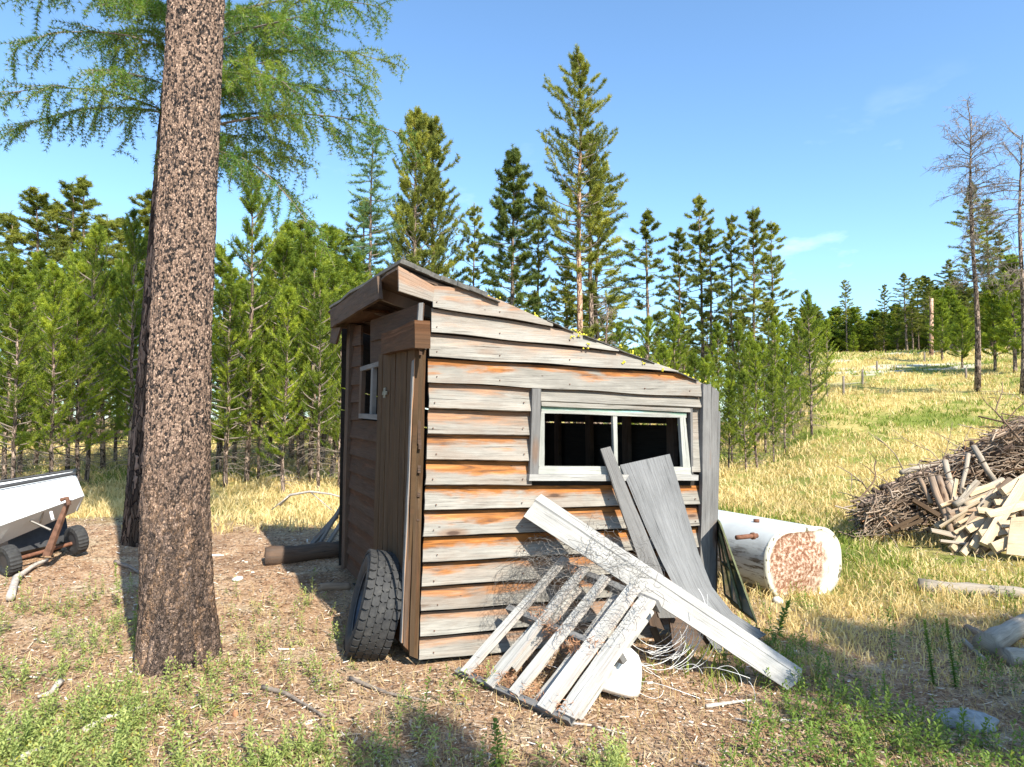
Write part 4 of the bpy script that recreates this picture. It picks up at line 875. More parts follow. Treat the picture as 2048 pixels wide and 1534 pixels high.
# ------------------------------------------------------------------ forest trees
def conifer(seed, H, cb, R, prof, nb, up=.5, shoot=.16, k=14, nl=.07, nw=.012, mat='needle_y', bk='barkt', tr=.07, tipup=.5, sub=1., irregular=.2, dead=10, lean=.0, clump=0., ends=.25, ang=(.35, 1.0), nsm=9):
    global RNG
    old = RNG; RNG = np.random.default_rng(seed)
    tm_ = MB(); cm_ = MB(); n = 14; zz = np.linspace(0, H, n); wob = np.cumsum(RNG.normal(size=(n, 2)) * .012 * H / n * 3, 0); wob[0] = 0
    tp_ = np.stack([wob[:, 0] + lean * zz, wob[:, 1], zz], 1); tr_r = tr * (1 - zz / H) ** .8 + .008; tube(tm_, np.concatenate([[tp_[0] - V(0, 0, .3)], tp_]), np.concatenate([[tr * 1.15], tr_r]), 9)
    P, Dn, Ls, Tn = [], [], [], []
    for b in range(nb):
        t = (b + RNG.random()) / nb; h = H * (cb + (1 - cb) * t ** .9 * .985); r = R * prof(t) * RNG.uniform(1 - irregular * 1.6, 1 + irregular)
        if RNG.random() < clump: continue
        a = b * 2.399 + RNG.uniform(-.5, .5); c0 = trunk_at(tp_, h); el = up * (.35 + .9 * t) + RNG.uniform(-.2, .2)
        d = V(math.cos(a) * math.cos(el), math.sin(a) * math.cos(el), math.sin(el)); m = 7; q = [c0]
        for i in range(m): d = nrm(d + V(0, 0, tipup / m) + RNG.normal(size=3) * .05); q.append(q[-1] + d * r / m)
        q = np.array(q); tube(cm_, q, np.linspace(.012 + r * .008, .004, m + 1), 4, cap=False, mi=1)
        tt = RNG.random(); s1 = nrm(np.cross(q[-1] - q[0], V(0, 0, 1)))
        for i in range(1, m + 1):
            f = i / m
            if f < ends and r > .5: continue
            nsub = int(RNG.uniform(1.6, 3.4) * sub)
            for s_ in range(nsub):
                sg = RNG.choice((-1, 1)); L2 = (r * .38 * (1 - f * .75) + shoot * .5) * RNG.uniform(.5, 1.3)
                dd = nrm(nrm(q[i] - q[i - 1]) * .9 + s1 * sg * RNG.uniform(.3, 1.) + V(0, 0, RNG.uniform(-.25, .45)))
                x = q[i] - (q[i] - q[i - 1]) * RNG.random(); ns = min(nsm, max(1, int(round(L2 / shoot))))
                for j in range(ns):
                    dd = nrm(dd + V(0, 0, tipup * .25) + RNG.normal(size=3) * .12); P.append(x); Dn.append(dd); Ls.append(shoot * RNG.uniform(.8, 1.2)); Tn.append(min(.97, max(0, tt * .72 + RNG.random() * .28 + .15 * (f - .5)))); x = x + dd * shoot
            P.append(q[i]); Dn.append(nrm(q[i] - q[i - 1] + V(0, 0, .02))); Ls.append(shoot); Tn.append(tt * .4 + .5 * RNG.random())
    for j in range(3): P.append(tp_[-1] - V(0, 0, shoot * (j + .2))); Dn.append(V(0, 0, 1.)); Ls.append(shoot * 1.3); Tn.append(.7)
    for b in range(dead):   # bare dead twigs below the crown
        h = H * cb * RNG.uniform(.35, 1.05); a = RNG.uniform(0, 6.28); c0 = trunk_at(tp_, h); L2 = R * RNG.uniform(.3, .8); d = V(math.cos(a), math.sin(a), RNG.uniform(-.35, .1)); tube(cm_, [c0, c0 + d * L2 * .5 + V(0, 0, .03), c0 + d * L2 + V(0, 0, -.06)], [.008, .006, .003], 3, cap=False, mi=1)
        c1 = c0 + d * L2 * .6; tube(cm_, [c1, c1 + nrm(RNG.normal(size=3)) * L2 * .3], .003, 3, cap=False, mi=1)
    vv, f, col = needles(np.array(P), np.array(Dn), np.array(Ls), k, nl, nw, ang, np.array(Tn))
    wv = np.concatenate(cm_.v); V_ = np.concatenate([vv, wv]); F_ = f.tolist() + [[i + len(vv) for i in q] for q in cm_.f]
    C_ = np.concatenate([col, np.zeros((len(wv), 3))]); mi = [0] * len(f) + [1] * len(cm_.f)
    cr = mesh_np('pine_crown', V_, F_, [M[mat], M['twig']], False, None, C_, mi)
    trm = mesh_np('pine_trunk', np.concatenate(tm_.v), tm_.f, M[bk], True)
    RNG = old
    return (trm, cr, H)
cone = lambda t: (1 - t) ** .75 * .93 + .07
young = lambda t: min(1, .65 + t * 1.6) * (1 - t) ** .7 * .95 + .07
column = lambda t: (.55 + .5 * math.sin(min(1, t * 1.25) * math.pi * .8)) * (1 - t) ** .45 + .04
full = lambda t: min(1., .75 + t) * (1 - t) ** .55 + .04
PROTO = {}
for i in range(5): PROTO['y%d' % i] = conifer(100 + i, 5.5, .13 + .05 * (i % 3), 1.2 - .1 * (i % 2), young, 84, .40, .15, 20, .085, .013, 'needle_y', 'barkt', .05, .75, 1.0, .42, 22, ends=.3, ang=(.5, 1.15), nsm=3, clump=.12)
for i in range(4): PROTO['t%d' % i] = conifer(200 + i, 13, .30 + .07 * (i % 3), 1.5, column, 92, .12, .20, 24, .16, .028, 'needle_t', 'barkt', .13, .35, .95, .5, 16, clump=.14, ends=.45, ang=(.6, 1.4), nsm=2)
PROTO['d0'] = conifer(300, 13, .10, 2.4, full, 215, .35, .22, 24, .16, .028, 'needle_t', 'barkt', .16, .6, 1.15, .4, 6, ends=.5, ang=(.6, 1.3), nsm=3)
PROTO['d1'] = conifer(301, 13, .12, 2.1, full, 200, .30, .22, 24, .16, .028, 'needle_t', 'barkt', .16, .6, 1.1, .45, 6, ends=.5, ang=(.6, 1.3), nsm=3)
PROTO['s0'] = conifer(310, 12, .10, 1.9, full, 210, .05, .20, 26, .17, .03, 'needle_s', 'barkt', .15, .4, 1.1, .36, 6, ends=.45, ang=(.6, 1.3), nsm=3)
PROTO['big'] = conifer(320, 17, .44, 2.5, lambda t: (.55 + .6 * math.sin(min(1, t * 1.15) * math.pi * .75)) * (1 - t) ** .5 + .03, 150, .22, .21, 24, .165, .028, 'needle_t', 'barko', .20, .65, 1.0, .5, 10, clump=.16, ends=.5, ang=(.6, 1.35), nsm=3)
PROTO['l0'] = conifer(330, 13, .15, 2.4, cone, 120, .0, .26, 12, .14, .024, 'needle_far', 'barkt', .13, .15, 1.1, .3, 8)
PROTO['far0'] = conifer(340, 9, .22, 1.35, column, 70, .15, .26, 20, .19, .04, 'needle_t', 'barkt', .11, .4, .85, .4, 4, ends=.4, ang=(.6, 1.3), nsm=2)
PROTO['far1'] = conifer(341, 6, .13, 1.4, young, 75, .35, .24, 16, .15, .035, 'needle_y', 'barkt', .09, .6, 1.0, .25, 2, ang=(.5, 1.2), nsm=3)
def tree(proto, u, Y, top=None, h=None, label='', group=None, xy=None, wide=1., name='pine_tree', base=None):
    trm, cr, H0 = PROTO[proto]
    if xy is None:
        if base is not None: b = ong(u, base); x, y = b[0], b[1]
        else: b = at(u, 800, Y); x, y = b[0], Y
    else: x, y = xy
    z = gz(x, y)
    if top is not None: h = at(u, top, y)[2] - z
    s_ = h / H0; o = thing(name, label, 'tree', (x, y, z), group)
    o.rotation_euler = (0, 0, random.uniform(0, 6.28)); o.scale = (s_ * wide, s_ * wide, s_)
    link('trunk', trm, o); link('crown', cr, o); return o
# landmarks
tree('l0', 742, 27, 240, label='tall airy blue-green larch just left of the twin bushy pines behind the shed', wide=.8, name='larch_tree')
tree('d0', 826, 28, 226, label='bushy pine with pointed top, left half of the twin pines above the shed peak', wide=.72)
tree('d1', 866, 29, 236, label='bushy broad pine, right half of the twin pines above the shed peak', wide=.85)
tree('t2', 946, 32, 412, label='thin sparse pine in the gap between the twin pines and the dense dark conifer', wide=.8)
tree('s0', 1028, 26, 298, label='dense dark green conifer behind the shed roof with a full crown to the ground', name='spruce_tree', wide=.85)
tree('t1', 1078, 28, 378, label='slim dark pine touching the right side of the dense dark conifer', wide=.8)
tree('big', 1157, 26, 108, label='tallest pine in the picture with a bare orange lower trunk behind the roof', wide=.82)
tree('t0', 1187, 27, 262, label='pine directly right of the tallest pine, its crown merging with it', wide=1.1)
tree('t3', 1199, 29, 350, label='low-crowned pine below the tallest pine on its right side', wide=1.2)
tree('t3', 1133, 30, 500, label='small dark pine directly left of the bare orange trunk', wide=.9)
tree('t0', 1290, 30, 425, label='broad pine standing alone between the tallest pine and the row of tall pines', wide=1.2)
for i, (u, t, pr, w_) in enumerate(((1360, 462, 't1', .95), (1408, 395, 't2', .9), (1428, 458, 't0', .95), (1470, 434, 't3', .8), (1512, 421, 't1', .9), (1548, 448, 't2', .9))):
    tree(pr, u, 30 + (i * 7 % 4), t, label=['dark slender pine, leftmost of the row of six tall pines right of the roof', 'tallest of the row of six pines right of the shed roof', 'third of the row of six tall pines, just right of the tallest', 'thin greyish fourth pine in the row of six', 'fifth pine in the row of six, second tallest', 'rightmost of the row of six tall pines, open layered crown'][i], group='row of six tall pines right of the shed roof', wide=w_)
tree('y1', 1622, 22, 585, label='young pine standing out at the right edge of the thicket beside the open slope', wide=.85)
tree('y3', 1512, 19.5, 690, label='bright young pine in front of the thicket with a clear straight stem', wide=1.)
LB1 = {0: 'young pine showing over the middle of the shed roof slope, left end of thicket', 3: 'short young pine just above the lower roof slope of the shed', 17: 'nearest low young pine beside the right corner boards of the shed', 20: 'young pine right above the top of the corner boards', 21: 'near young pine in front of the right half of the thicket', 23: 'near low young pine between the corner boards and the clear-stemmed pine', 18: 'far young pine behind the one standing out beside the slope', 16: 'young pine immediately left of the one standing out beside the slope'}
G1 = 'young pines in the thicket right of the shed'; lab1 = 'young green pine packed in the thicket right of the shed'
for i, (u, t, Y) in enumerate(((1240, 650, 24), (1270, 668, 22), (1300, 645, 25), (1330, 690, 21), (1352, 640, 27), (1380, 700, 20), (1392, 655, 24), (1420, 670, 22), (1440, 640, 26), (1462, 700, 20.5), (1478, 655, 24), (1500, 630, 28), (1530, 660, 23), (1552, 650, 26), (1568, 700, 21), (1585, 655, 24), (1600, 640, 27), (1455, 760, 19), (1655, 640, 30), (1575, 630, 30), (1410, 725, 19), (1545, 735, 20), (1345, 730, 19), (1490, 745, 18.5))):
    t += 0 if i in LB1 else RNG.uniform(-20, 50)
    tree('y%d' % (i % 5), u, Y, t, label=LB1.get(i, lab1), group=G1, wide=RNG.uniform(.85, 1.1))
# behind that thicket
G2 = 'taller pines deep behind the thicket'
for i in range(34):
    u = RNG.uniform(700, 1640); tree('t%d' % (i % 4), u, RNG.uniform(34, 52), RNG.uniform(585, 680), label='half-hidden pine deep behind the shed and the thicket, its top low above them', group=G2, wide=1.3)
# left stand
tree('y0', 496, 15.5, 352, label='dark-green young pine with narrow pointed top directly right of the massive trunk', wide=.85)
tree('y2', 178, 14.5, 455, label='dark young pine with two-pointed top left of the massive trunk', wide=.8)
tree('y4', 108, 12.5, 535, label='nearest young pine above the white cart', wide=.9)
tree('y1', 262, 14, 430, label='dark thin young pine seen just left of the massive trunk', wide=.7)
LB3 = {0: 'young pine at the far left edge of the photo, above the white hopper', 7: 'near low young pine directly above the left wheel of the cart', 9: 'short near young pine behind the right end of the white hopper', 8: 'young pine peeking out immediately left of the two big trunks', 10: 'young pine touching the right edge of the massive trunk', 11: 'near young pine filling the gap right of the massive trunk', 16: 'young pine midway between the massive trunk and the shed', 21: 'young pine directly left of the shed fascia', 22: 'young pine with a bare stem, behind the arched dead branch', 31: 'young pine whose top shows just over the shed roof peak', 14: 'young pine with the highest top between the narrow dark pine and the shed', 26: 'near young pine left of the hanging loose board of the roof', 29: 'far young pine just above the shed fascia'}
G3 = 'young pines in the stand left of the shed'; lab3 = 'young pine in the dense stand left of the shed'
for i, (u, t, Y) in enumerate(((15, 520, 13.5), (45, 480, 16), (-20, 500, 15), (75, 470, 18), (140, 520, 16), (210, 500, 17), (235, 470, 19), (30, 600, 12), (290, 460, 18), (160, 590, 13), (440, 500, 17), (455, 540, 14.5), (540, 500, 19), (560, 470, 17), (585, 455, 21), (606, 465, 19), (625, 500, 15.5), (645, 480, 20), (665, 520, 16.5), (690, 500, 21), (705, 540, 18), (715, 560, 15), (640, 560, 14), (570, 560, 13.5), (520, 560, 16), (680, 600, 14.5), (470, 600, 19), (600, 590, 16), (-50, 560, 13), (-80, 470, 18), (-110, 520, 15), (735, 560, 20), (760, 545, 22))):
    t += 0 if i in LB3 else RNG.uniform(-25, 70)
    tree('y%d' % (i % 5), u, Y, t, label=LB3.get(i, lab3), group=G3, wide=RNG.uniform(.7, 1.35))
LB4 = {3: 'tallest open-crowned pine above the left stand, left of the two big trunks', 4: 'pine directly right of the tallest one above the left stand', 1: 'open-crowned pine at the left of the tallest one above the left stand', 0: 'open-crowned pine rising at the far left edge of the photo', 7: 'open-crowned pine top just left of the massive trunk', 12: 'open-crowned pine just left of the airy blue-green larch'}
G4 = 'older pines rising behind the left stand'; lab4 = 'older open-crowned pine rising behind the left stand of young pines'
for i, (u, t, Y) in enumerate(((18, 430, 26), (60, 385, 25), (95, 410, 28), (128, 372, 27), (165, 362, 29), (205, 440, 26), (240, 440, 30), (286, 385, 27), (310, 420, 31), (600, 440, 28), (560, 450, 31), (690, 470, 30), (715, 400, 33), (-30, 420, 27), (-70, 380, 29))):
    tree('t%d' % (i % 4), u, Y, t, label=LB4.get(i, lab4), group=G4, wide=1.35)
for i in range(40):
    u = RNG.uniform(-120, 780); tree(('t%d' if i % 2 else 'y%d') % (i % 4), u, RNG.uniform(24, 45), RNG.uniform(500, 640), label='hidden-base pine deep inside the left stand, behind the others', group='pines deep in the left stand', wide=1.3)
for i in range(46):
    u = RNG.uniform(-150, 1650); tree('far%d' % (i % 2), u, RNG.uniform(45, 75), RNG.uniform(690, 760), label='far low pine filling the gaps between the nearer trunks', group='far low pines closing the view', wide=1.6)
# right hill
tree('t2', 1697, 60, 560, label='slim lone pine on the hill crest, right of the thicket', wide=1.0)
tree('t3', 1776, 64, 570, label='slim pine on the hill crest with a slanted open top', wide=1.0)
for i, (u, t, Y) in enumerate(((1850, 552, 68), (1868, 560, 70), (1905, 520, 62), (1990, 400, 56), (1960, 370, 52), (2010, 470, 50), (2035, 510, 54), (1925, 600, 56))):
    tree('t%d' % (i % 4), u, Y, t, label=['leftmost of the taller pines on the crest, left of the wooden pole', 'taller pine on the crest directly behind the wooden pole', 'pine between the wooden pole and the tall dead pine', 'green pine close on the right behind the tall dead pine', 'tallest green pine, just right of the dead pine trunk', 'pine midway between the two dead pines', 'pine just left of the dead pine at the photo edge', 'lower pine directly left of the tall dead pine trunk'][i], group='taller pines in the clump on the hill', wide=1.15)
for i in range(84):
    u = RNG.uniform(1610, 2150); top = RNG.uniform(600, 670) if u < 1850 else RNG.uniform(560, 650); tree(('far%d' % (i % 2)) if i % 5 else 't%d' % (i % 4), u, RNG.uniform(56, 84) if u < 1880 else RNG.uniform(44, 75), top, label='short bushy pine along the hill crest', group='short pines along the hill crest', wide=1.4)
for i in range(34):
    u = 1625 + 250 * (i + RNG.random()) / 34; tree('far%d' % (i % 2), u, RNG.uniform(60, 74), RNG.uniform(615, 672), label='short bushy pine along the hill crest', group='short pines along the hill crest', wide=1.9)
for i, (u, v, h) in enumerate(((1885, 722, 3.5), (1990, 740, 4.5), (2030, 745, 5.5), (1925, 735, 3.2))):
    tree('far1', u, 40, h=h, base=v, label=['small dark pine just left of the tall dead pine foot', 'small dark pine between the two dead pines on the slope', 'largest small dark pine left of the dead pine at the photo edge', 'smallest dark pine at the left end of the shaded clump foot'][i])
for i in range(22):
    u = 1815 + 260 * (i + RNG.random()) / 22; tree('t%d' % (i % 4), u, RNG.uniform(50, 66), RNG.uniform(545, 610), label='slender pine within the forest at the right end of the hill crest', group='slender pines at the right end of the crest', wide=1.5)
# dead snags
def snag(u, v, top, label, seed, nb=60, R=1.7, lean=0):
    global RNG
    old = RNG; RNG = np.random.default_rng(seed); b = ong(u, v); tt = at(top[0], top[1], b[1]); o = thing('dead_pine', label, 'tree', b); H = tt[2] - b[2]
    P = np.array([b + (tt - b) * t + V(.08 * math.sin(t * 7), 0, 0) for t in np.linspace(0, 1, 12)]); p = MB(); tube(p, P, np.linspace(.125, .02, 12), 10); build(p, 'trunk', M['barkt'], o, True)
    p = MB()
    for k in range(nb):
        t = RNG.uniform(.38, 1.); c0 = b + (tt - b) * t; a = RNG.uniform(0, 6.28); r = R * RNG.uniform(.4, 1.1) * (1.1 - .5 * abs(t - .75) * 2); el = .1 + (t - .5) * 1.6 if t > .8 else RNG.uniform(-.1, .4)
        d = V(math.cos(a), math.sin(a), el); q = [c0]
        for i in range(6): d = nrm(d + V(0, 0, .06 if t > .85 else -.12) + RNG.normal(size=3) * .12); q.append(q[-1] + d * r / 6)
        tube(p, q, np.linspace(.020, .005, 7), 4, cap=False)
        for i in range(2, 7):
            for _ in range(3):
                d2 = nrm(q[i] - q[i - 1] + RNG.normal(size=3) * .25); L = RNG.uniform(.15, .5); m = q[i] + d2 * L; tube(p, [q[i], q[i] + d2 * L * .5 + RNG.normal(size=3) * .04, m + V(0, 0, -.1)], [.009, .007, .003], 3, cap=False)
                m2 = q[i] + d2 * L * .6; tube(p, [m2, m2 + nrm(RNG.normal(size=3)) * .2], .005, 3, cap=False)
    build(p, 'bare_branches', M['twig'], o); RNG = old
snag(1955, 783, (1940, 232), 'tall dead pine with bare grey branches standing on the right slope', 5, 85)
snag(2046, 790, (2042, 270), 'dead bare pine cut by the right edge of the photo', 6, 60)
snag(1217, 900, (1215, 600), 'small dead spindly snag right of the tallest pine', 7, 30, .8)

# pines behind the viewer, whose shadows cross the foreground
for i, (x, y, h, pr) in enumerate(((5.8, -1.1, 6.3, 'y1'), (6.6, -.9, 6.2, 'y3'), (3.9, -3.5, 7.2, 'y0'), (7.4, -.8, 6.2, 'y4'), (8.3, -.9, 6.4, 'y2'), (9.3, -.9, 6.3, 'y1'), (7.4, -2.4, 6.6, 'y0'))):
    tree(pr, 0, 0, h=h, xy=(x, y), label='pine standing behind the viewer whose shadow falls across the foreground weeds', group='pines behind the viewer', wide=1.2 if i == 2 else 1.8)

# pole and posts on the hill
def post(name, u, v, v2, Y, r, mt, label, group=None):
    b = ong(u, v) if Y is None else at(u, v, Y); Y = b[1]; t = at(u, v2, Y)
    prop(name, label, 'pole' if r > .1 else 'post', mt, lambda p: tube(p, [b - V(0, 0, .3), b, b * .5 + t * .5, t], [r * 1.1, r * 1.05, r, r * .85], 10), b, group, True)
post('utility_pole', 1863, 714, 597, None, .12, M['barko'], 'bare orange-brown wooden pole on the hill crest')
for u, v, v2 in ((1725, 768, 738), (1687, 790, 752), (1754, 742, 722), (1849, 725, 705), (1932, 757, 735)):
    post('fence_post', u, v, v2, None, .05, 'twig', 'thin grey fence post on the slope right of the thicket', 'fence posts on the slope')

# ------------------------------------------------------------------ brush and lumber pile
pc = at(2010, 1060, 9.6)
def pile_h(u):  # top row in pixels
    return np.interp(u, [1715, 1760, 1800, 1850, 1900, 1960, 2010, 2100, 2250], [1015, 985, 965, 950, 915, 885, 850, 815, 830])
p = MB()
for k in range(3600):
    u = 1725 + 480 * RNG.random() ** .9; Y = RNG.uniform(9.5, 11.4) if u > 1815 else RNG.uniform(9.0, 10.5); tb = pile_h(u) + 6; v = tb + (1075 - tb) * RNG.random() ** 1.4
    c0 = at(u, v, Y)
    if c0[2] < gz(c0[0], c0[1]): c0[2] = gz(c0[0], c0[1]) + .03
    el = RNG.normal() * .25 + .25; a = RNG.normal() * .5 + (0 if RNG.random() < .8 else 1.5); L = RNG.uniform(.25, 1.2) * (1 if RNG.random() < .4 else .5) * (1 if u > 1850 else .65)
    d = V(math.cos(a) * math.cos(el), math.sin(a) * math.cos(el), math.sin(el)); r = RNG.uniform(.004, .013)
    q = [c0 - d * L / 2, c0 - d * L / 6 + RNG.normal(size=3) * .03, c0 + d * L / 6 + RNG.normal(size=3) * .03, c0 + d * L / 2]
    tube(p, q, [r, r, r * .8, r * .5], 4, (RNG.random(), RNG.random(), 0), cap=False)
bm = foliage('mixed_brush_wood', (.07, .04, .025), (.22, .145, .095), (.43, .34, .26), 0., yellow=(.45, .18, .06), yf=.1, rough=.9)
o = link('brush', mesh_np('brush', np.concatenate(p.v) - pc, p.f, bm, True, None, np.concatenate(p.c))); o.location = pc; tag(o, 'tangled heap of grey branches and twigs behind the split lumber at right', 'brush pile', kind='stuff')
p = MB()
for k in range(90):   # bigger forked boughs poking out of the heap
    u = 1740 + 420 * RNG.random(); Y = RNG.uniform(9.4, 10.6); c0 = at(u, pile_h(u) + RNG.uniform(0, 60), Y); a = RNG.uniform(-.6, 1.2) if RNG.random() < .7 else RNG.uniform(1.6, 3.6); d = V(math.cos(a), RNG.normal() * .3, abs(math.sin(a)) * RNG.uniform(.1, .7)); L = RNG.uniform(.4, 1.1); q = [c0 - d * L * .4]; r = RNG.uniform(.007, .018)
    for i_ in range(6): d = nrm(d + RNG.normal(size=3) * .22); q.append(q[-1] + d * L / 5)
    cc_ = (RNG.random(), RNG.random(), 0); tube(p, q, np.linspace(r, r * .35, 7), 5, cc_, cap=False)
    for i_ in range(2, 6):
        if RNG.random() < .8: d2 = nrm(d + RNG.normal(size=3) * .9); e_ = q[i_] + d2 * RNG.uniform(.1, .35); tube(p, [q[i_], (q[i_] + e_) / 2 + RNG.normal(size=3) * .02, e_], [r * .5, r * .4, r * .2], 4, cc_, cap=False)
o = link('brush', mesh_np('brush', np.concatenate(p.v) - pc, p.f, bm, True, None, np.concatenate(p.c))); o.location = pc; tag(o, 'forked dead boughs poking out along the top of the heap at right', 'brush pile', kind='stuff')
# darker core sticks that fill the heap
p = MB(); n = 40
for i in range(500):
    u = 1760 + 440 * RNG.random(); Y = RNG.uniform(9.8, 10.8); tb = pile_h(u) + 28; v = tb + (1085 - tb) * RNG.random(); c0 = at(u, v, Y); d = nrm(V(RNG.normal(), RNG.normal() * .7, RNG.normal() * .4)) * RNG.uniform(.15, .45)
    tube(p, [c0 - d, c0 + RNG.normal(size=3) * .02, c0 + d], RNG.uniform(.02, .05), 6, (RNG.random(), RNG.random(), 0))
o = link('brush', mesh_np('brush', np.concatenate(p.v) - pc, p.f, foliage('dark_brush_wood', (.04, .025, .02), (.09, .06, .045), (.16, .11, .08), 0., yellow=(.2, .1, .05), yf=.1, rough=.9), True, None, np.concatenate(p.c))); o.location = pc; tag(o, 'dark branch wood in the heart of the heap at right', 'brush pile', kind='stuff')
def logp(u1, v1, Y1, u2, v2, Y2, r, mt, label, group='round posts leaning on the pile', r2=None):
    a = at(u1, v1, Y1); b = at(u2, v2, Y2)
    def fn(p, r=r * .78): tube(p, [a, a * .66 + b * .34 + RNG.normal(size=3) * .006, a * .33 + b * .67 + RNG.normal(size=3) * .006, b], [r, r * 1.02, r * .97, (r2 or r * .92)], 12, (RNG.random(), .3, .5))
    lo = a if a[2] < b[2] else b; return prop('round_post', label, 'post', mt, fn, lo, group, True)
posts = [((1862, 925, 1905, 1068), 'thin-barked round post leaning left of centre on the pile'), ((1880, 928, 1918, 1040), 'second round post close beside the first leaning one'), ((1838, 962, 1862, 1010), 'short round post at the left end of the leaning posts'), ((1893, 925, 1912, 1045), 'dark round post between the leaning posts'), ((1890, 922, 1905, 998), 'stubby post behind the leaning posts'), ((1888, 923, 1906, 990), 'half-hidden post behind the leaning posts')]
logp(1862, 952, 9.2, 1903, 1066, 8.55, .055, 'tanw', 'left brown round post of the tall leaning pair at the pile front')
logp(1877, 955, 9.25, 1905, 1045, 8.6, .055, 'tanw', 'round post right beside the left brown leaning one')
logp(1838, 955, 9.3, 1862, 1008, 9.0, .04, 'tanw', 'short grey post at the left end of the leaning posts')
logp(1890, 922, 9.5, 1912, 1000, 9.1, .05, 'logw', 'pale round post standing steeply in the middle of the pile')
logp(1947, 893, 9.5, 1990, 962, 9.1, .05, 'logw', 'pale post leaning at the top centre of the pile')
logp(1893, 965, 9.2, 1918, 1040, 8.8, .05, 'tanw', 'third leaning post from the left of the pile front')
logp(1913, 1000, 9.1, 1912, 1052, 8.6, .055, 'lumber', 'short thick brown stub post under the crossing logs')
logp(1937, 908, 9.4, 1920, 988, 9.1, .035, 'logw', 'thin split stake pointing up in the middle of the pile')
logp(1910, 1010, 8.7, 2005, 960, 9.0, .055, 'logw', 'bleached log lying crosswise over the leaning posts')
logp(1930, 1012, 8.7, 1985, 990, 8.9, .06, 'lumber', 'short yellowish log under the bleached crosswise log')
logp(1802, 945, 9.6, 1885, 925, 9.9, .045, 'logw', 'long pale pole along the upper left edge of the pile')
logp(1795, 962, 9.5, 1880, 935, 9.8, .05, 'barkt', 'dark pole just below the long pale pole on the pile')
logp(1762, 975, 9.4, 1850, 950, 9.8, .05, 'barkt', 'lower dark pole at the left of the pile')
logp(1718, 1012, 9.2, 1765, 990, 9.6, .05, 'barkt', 'leftmost dark pole end sticking out of the pile')
logp(2015, 960, 9.2, 2060, 985, 9.0, .06, 'tanw', 'grey post at the right edge in front of the twigs')
planks = [(1905, 1100, 8.4, 2005, 970, 8.9, .11, 'long plank slanting up right at the front of the pile'), (1925, 1108, 8.2, 1985, 1035, 8.6, .09, 'short slanting plank at the lower front'), (1945, 1095, 8.2, 2020, 985, 8.7, .10, 'plank parallel to and right of the long slanting one'),
          (1968, 1090, 8.1, 2050, 960, 8.6, .12, 'wide plank slanting up to the right edge'), (1990, 1005, 8.5, 2080, 1010, 8.5, .09, 'plank lying level at the right edge'), (1975, 1030, 8.3, 2070, 1005, 8.4, .10, 'plank tilted slightly up to the right'),
          (1870, 1055, 8.8, 1925, 1020, 8.9, .08, 'brown short board by the leaning posts'), (1825, 1000, 8.9, 1880, 1032, 8.7, .07, 'dark board slanting down right at the left front'), (1780, 1060, 8.7, 1850, 1025, 8.9, .05, 'thin stick board low at the left of the pile'),
          (1800, 1058, 8.7, 1845, 1040, 8.8, .04, 'small sliver board low at the left of the pile'), (1960, 1070, 8.2, 2010, 1062, 8.2, .12, 'squat split block at the foot of the planks'), (1985, 1095, 8.0, 2035, 1075, 8.1, .12, 'split block at the lower right'),
          (1935, 1060, 8.4, 1975, 1040, 8.5, .10, 'split chunk between the slanting planks'), (2005, 985, 8.5, 2075, 940, 8.8, .12, 'upper right plank rising to the edge'), (1955, 1020, 8.5, 2030, 1030, 8.4, .08, 'plank across the middle of the slanting planks'), (2000, 1050, 8.2, 2080, 1040, 8.2, .09, 'plank above the lower right block')]
for k, (u1, v1, Y1, u2, v2, Y2, wd, lab) in enumerate(planks):
    a = at(u1, v1, Y1); b = at(u2, v2, Y2); a[2] = max(a[2], gz(a[0], a[1]) + .02)
    prop('lumber_plank', 'split wood, ' + lab, 'plank', 'lumber' if k not in (7, 8, 9) else 'door', lambda p: beam(p, a, b, wd * .9, .03 if wd < .11 else .05, up=nrm(V(RNG.uniform(-.5, .3), -1, RNG.uniform(.2, .9))), nu=6, nv=1, rag=.006, stain=.25), a, 'lumber on the pile')
for k in range(60):
    u = RNG.uniform(1900, 2075); v = RNG.uniform(975, 1100); Y = 8.75 - (v - 975) / 125 * .55 + RNG.uniform(0, .2); c0 = at(u, v, Y); an = RNG.uniform(-.3, 1.2); L = RNG.uniform(.2, .6); d = V(math.cos(an), RNG.uniform(-.3, .3), math.sin(an)) * L / 2
    c0[2] = max(c0[2], gz(c0[0], c0[1]) + .05)
    prop('split_log', 'small split piece of yellow firewood heaped among the planks at right', 'firewood', ['lumber', 'logw', 'lumber', 'tanw'][k % 4], lambda p: beam(p, c0 - d, c0 + d, RNG.uniform(.03, .075), RNG.uniform(.015, .035), up=nrm(V(RNG.uniform(-.5, .5), -1, RNG.uniform(0, 1))), nu=3, nv=1, rag=.006, stain=.4), c0, 'split firewood at the foot of the pile')
prop('wood_sheet', 'pale square sheet of wood standing at the right edge before the pile', 'board', 'lumber', lambda p: slab(p, at(2012, 1108, 7.9), at(2090, 1118, 7.8), at(2090, 1030, 8.0), at(2022, 1035, 8.1), .02, nu=4, nv=3, stain=.1), at(2040, 1110, 7.85))

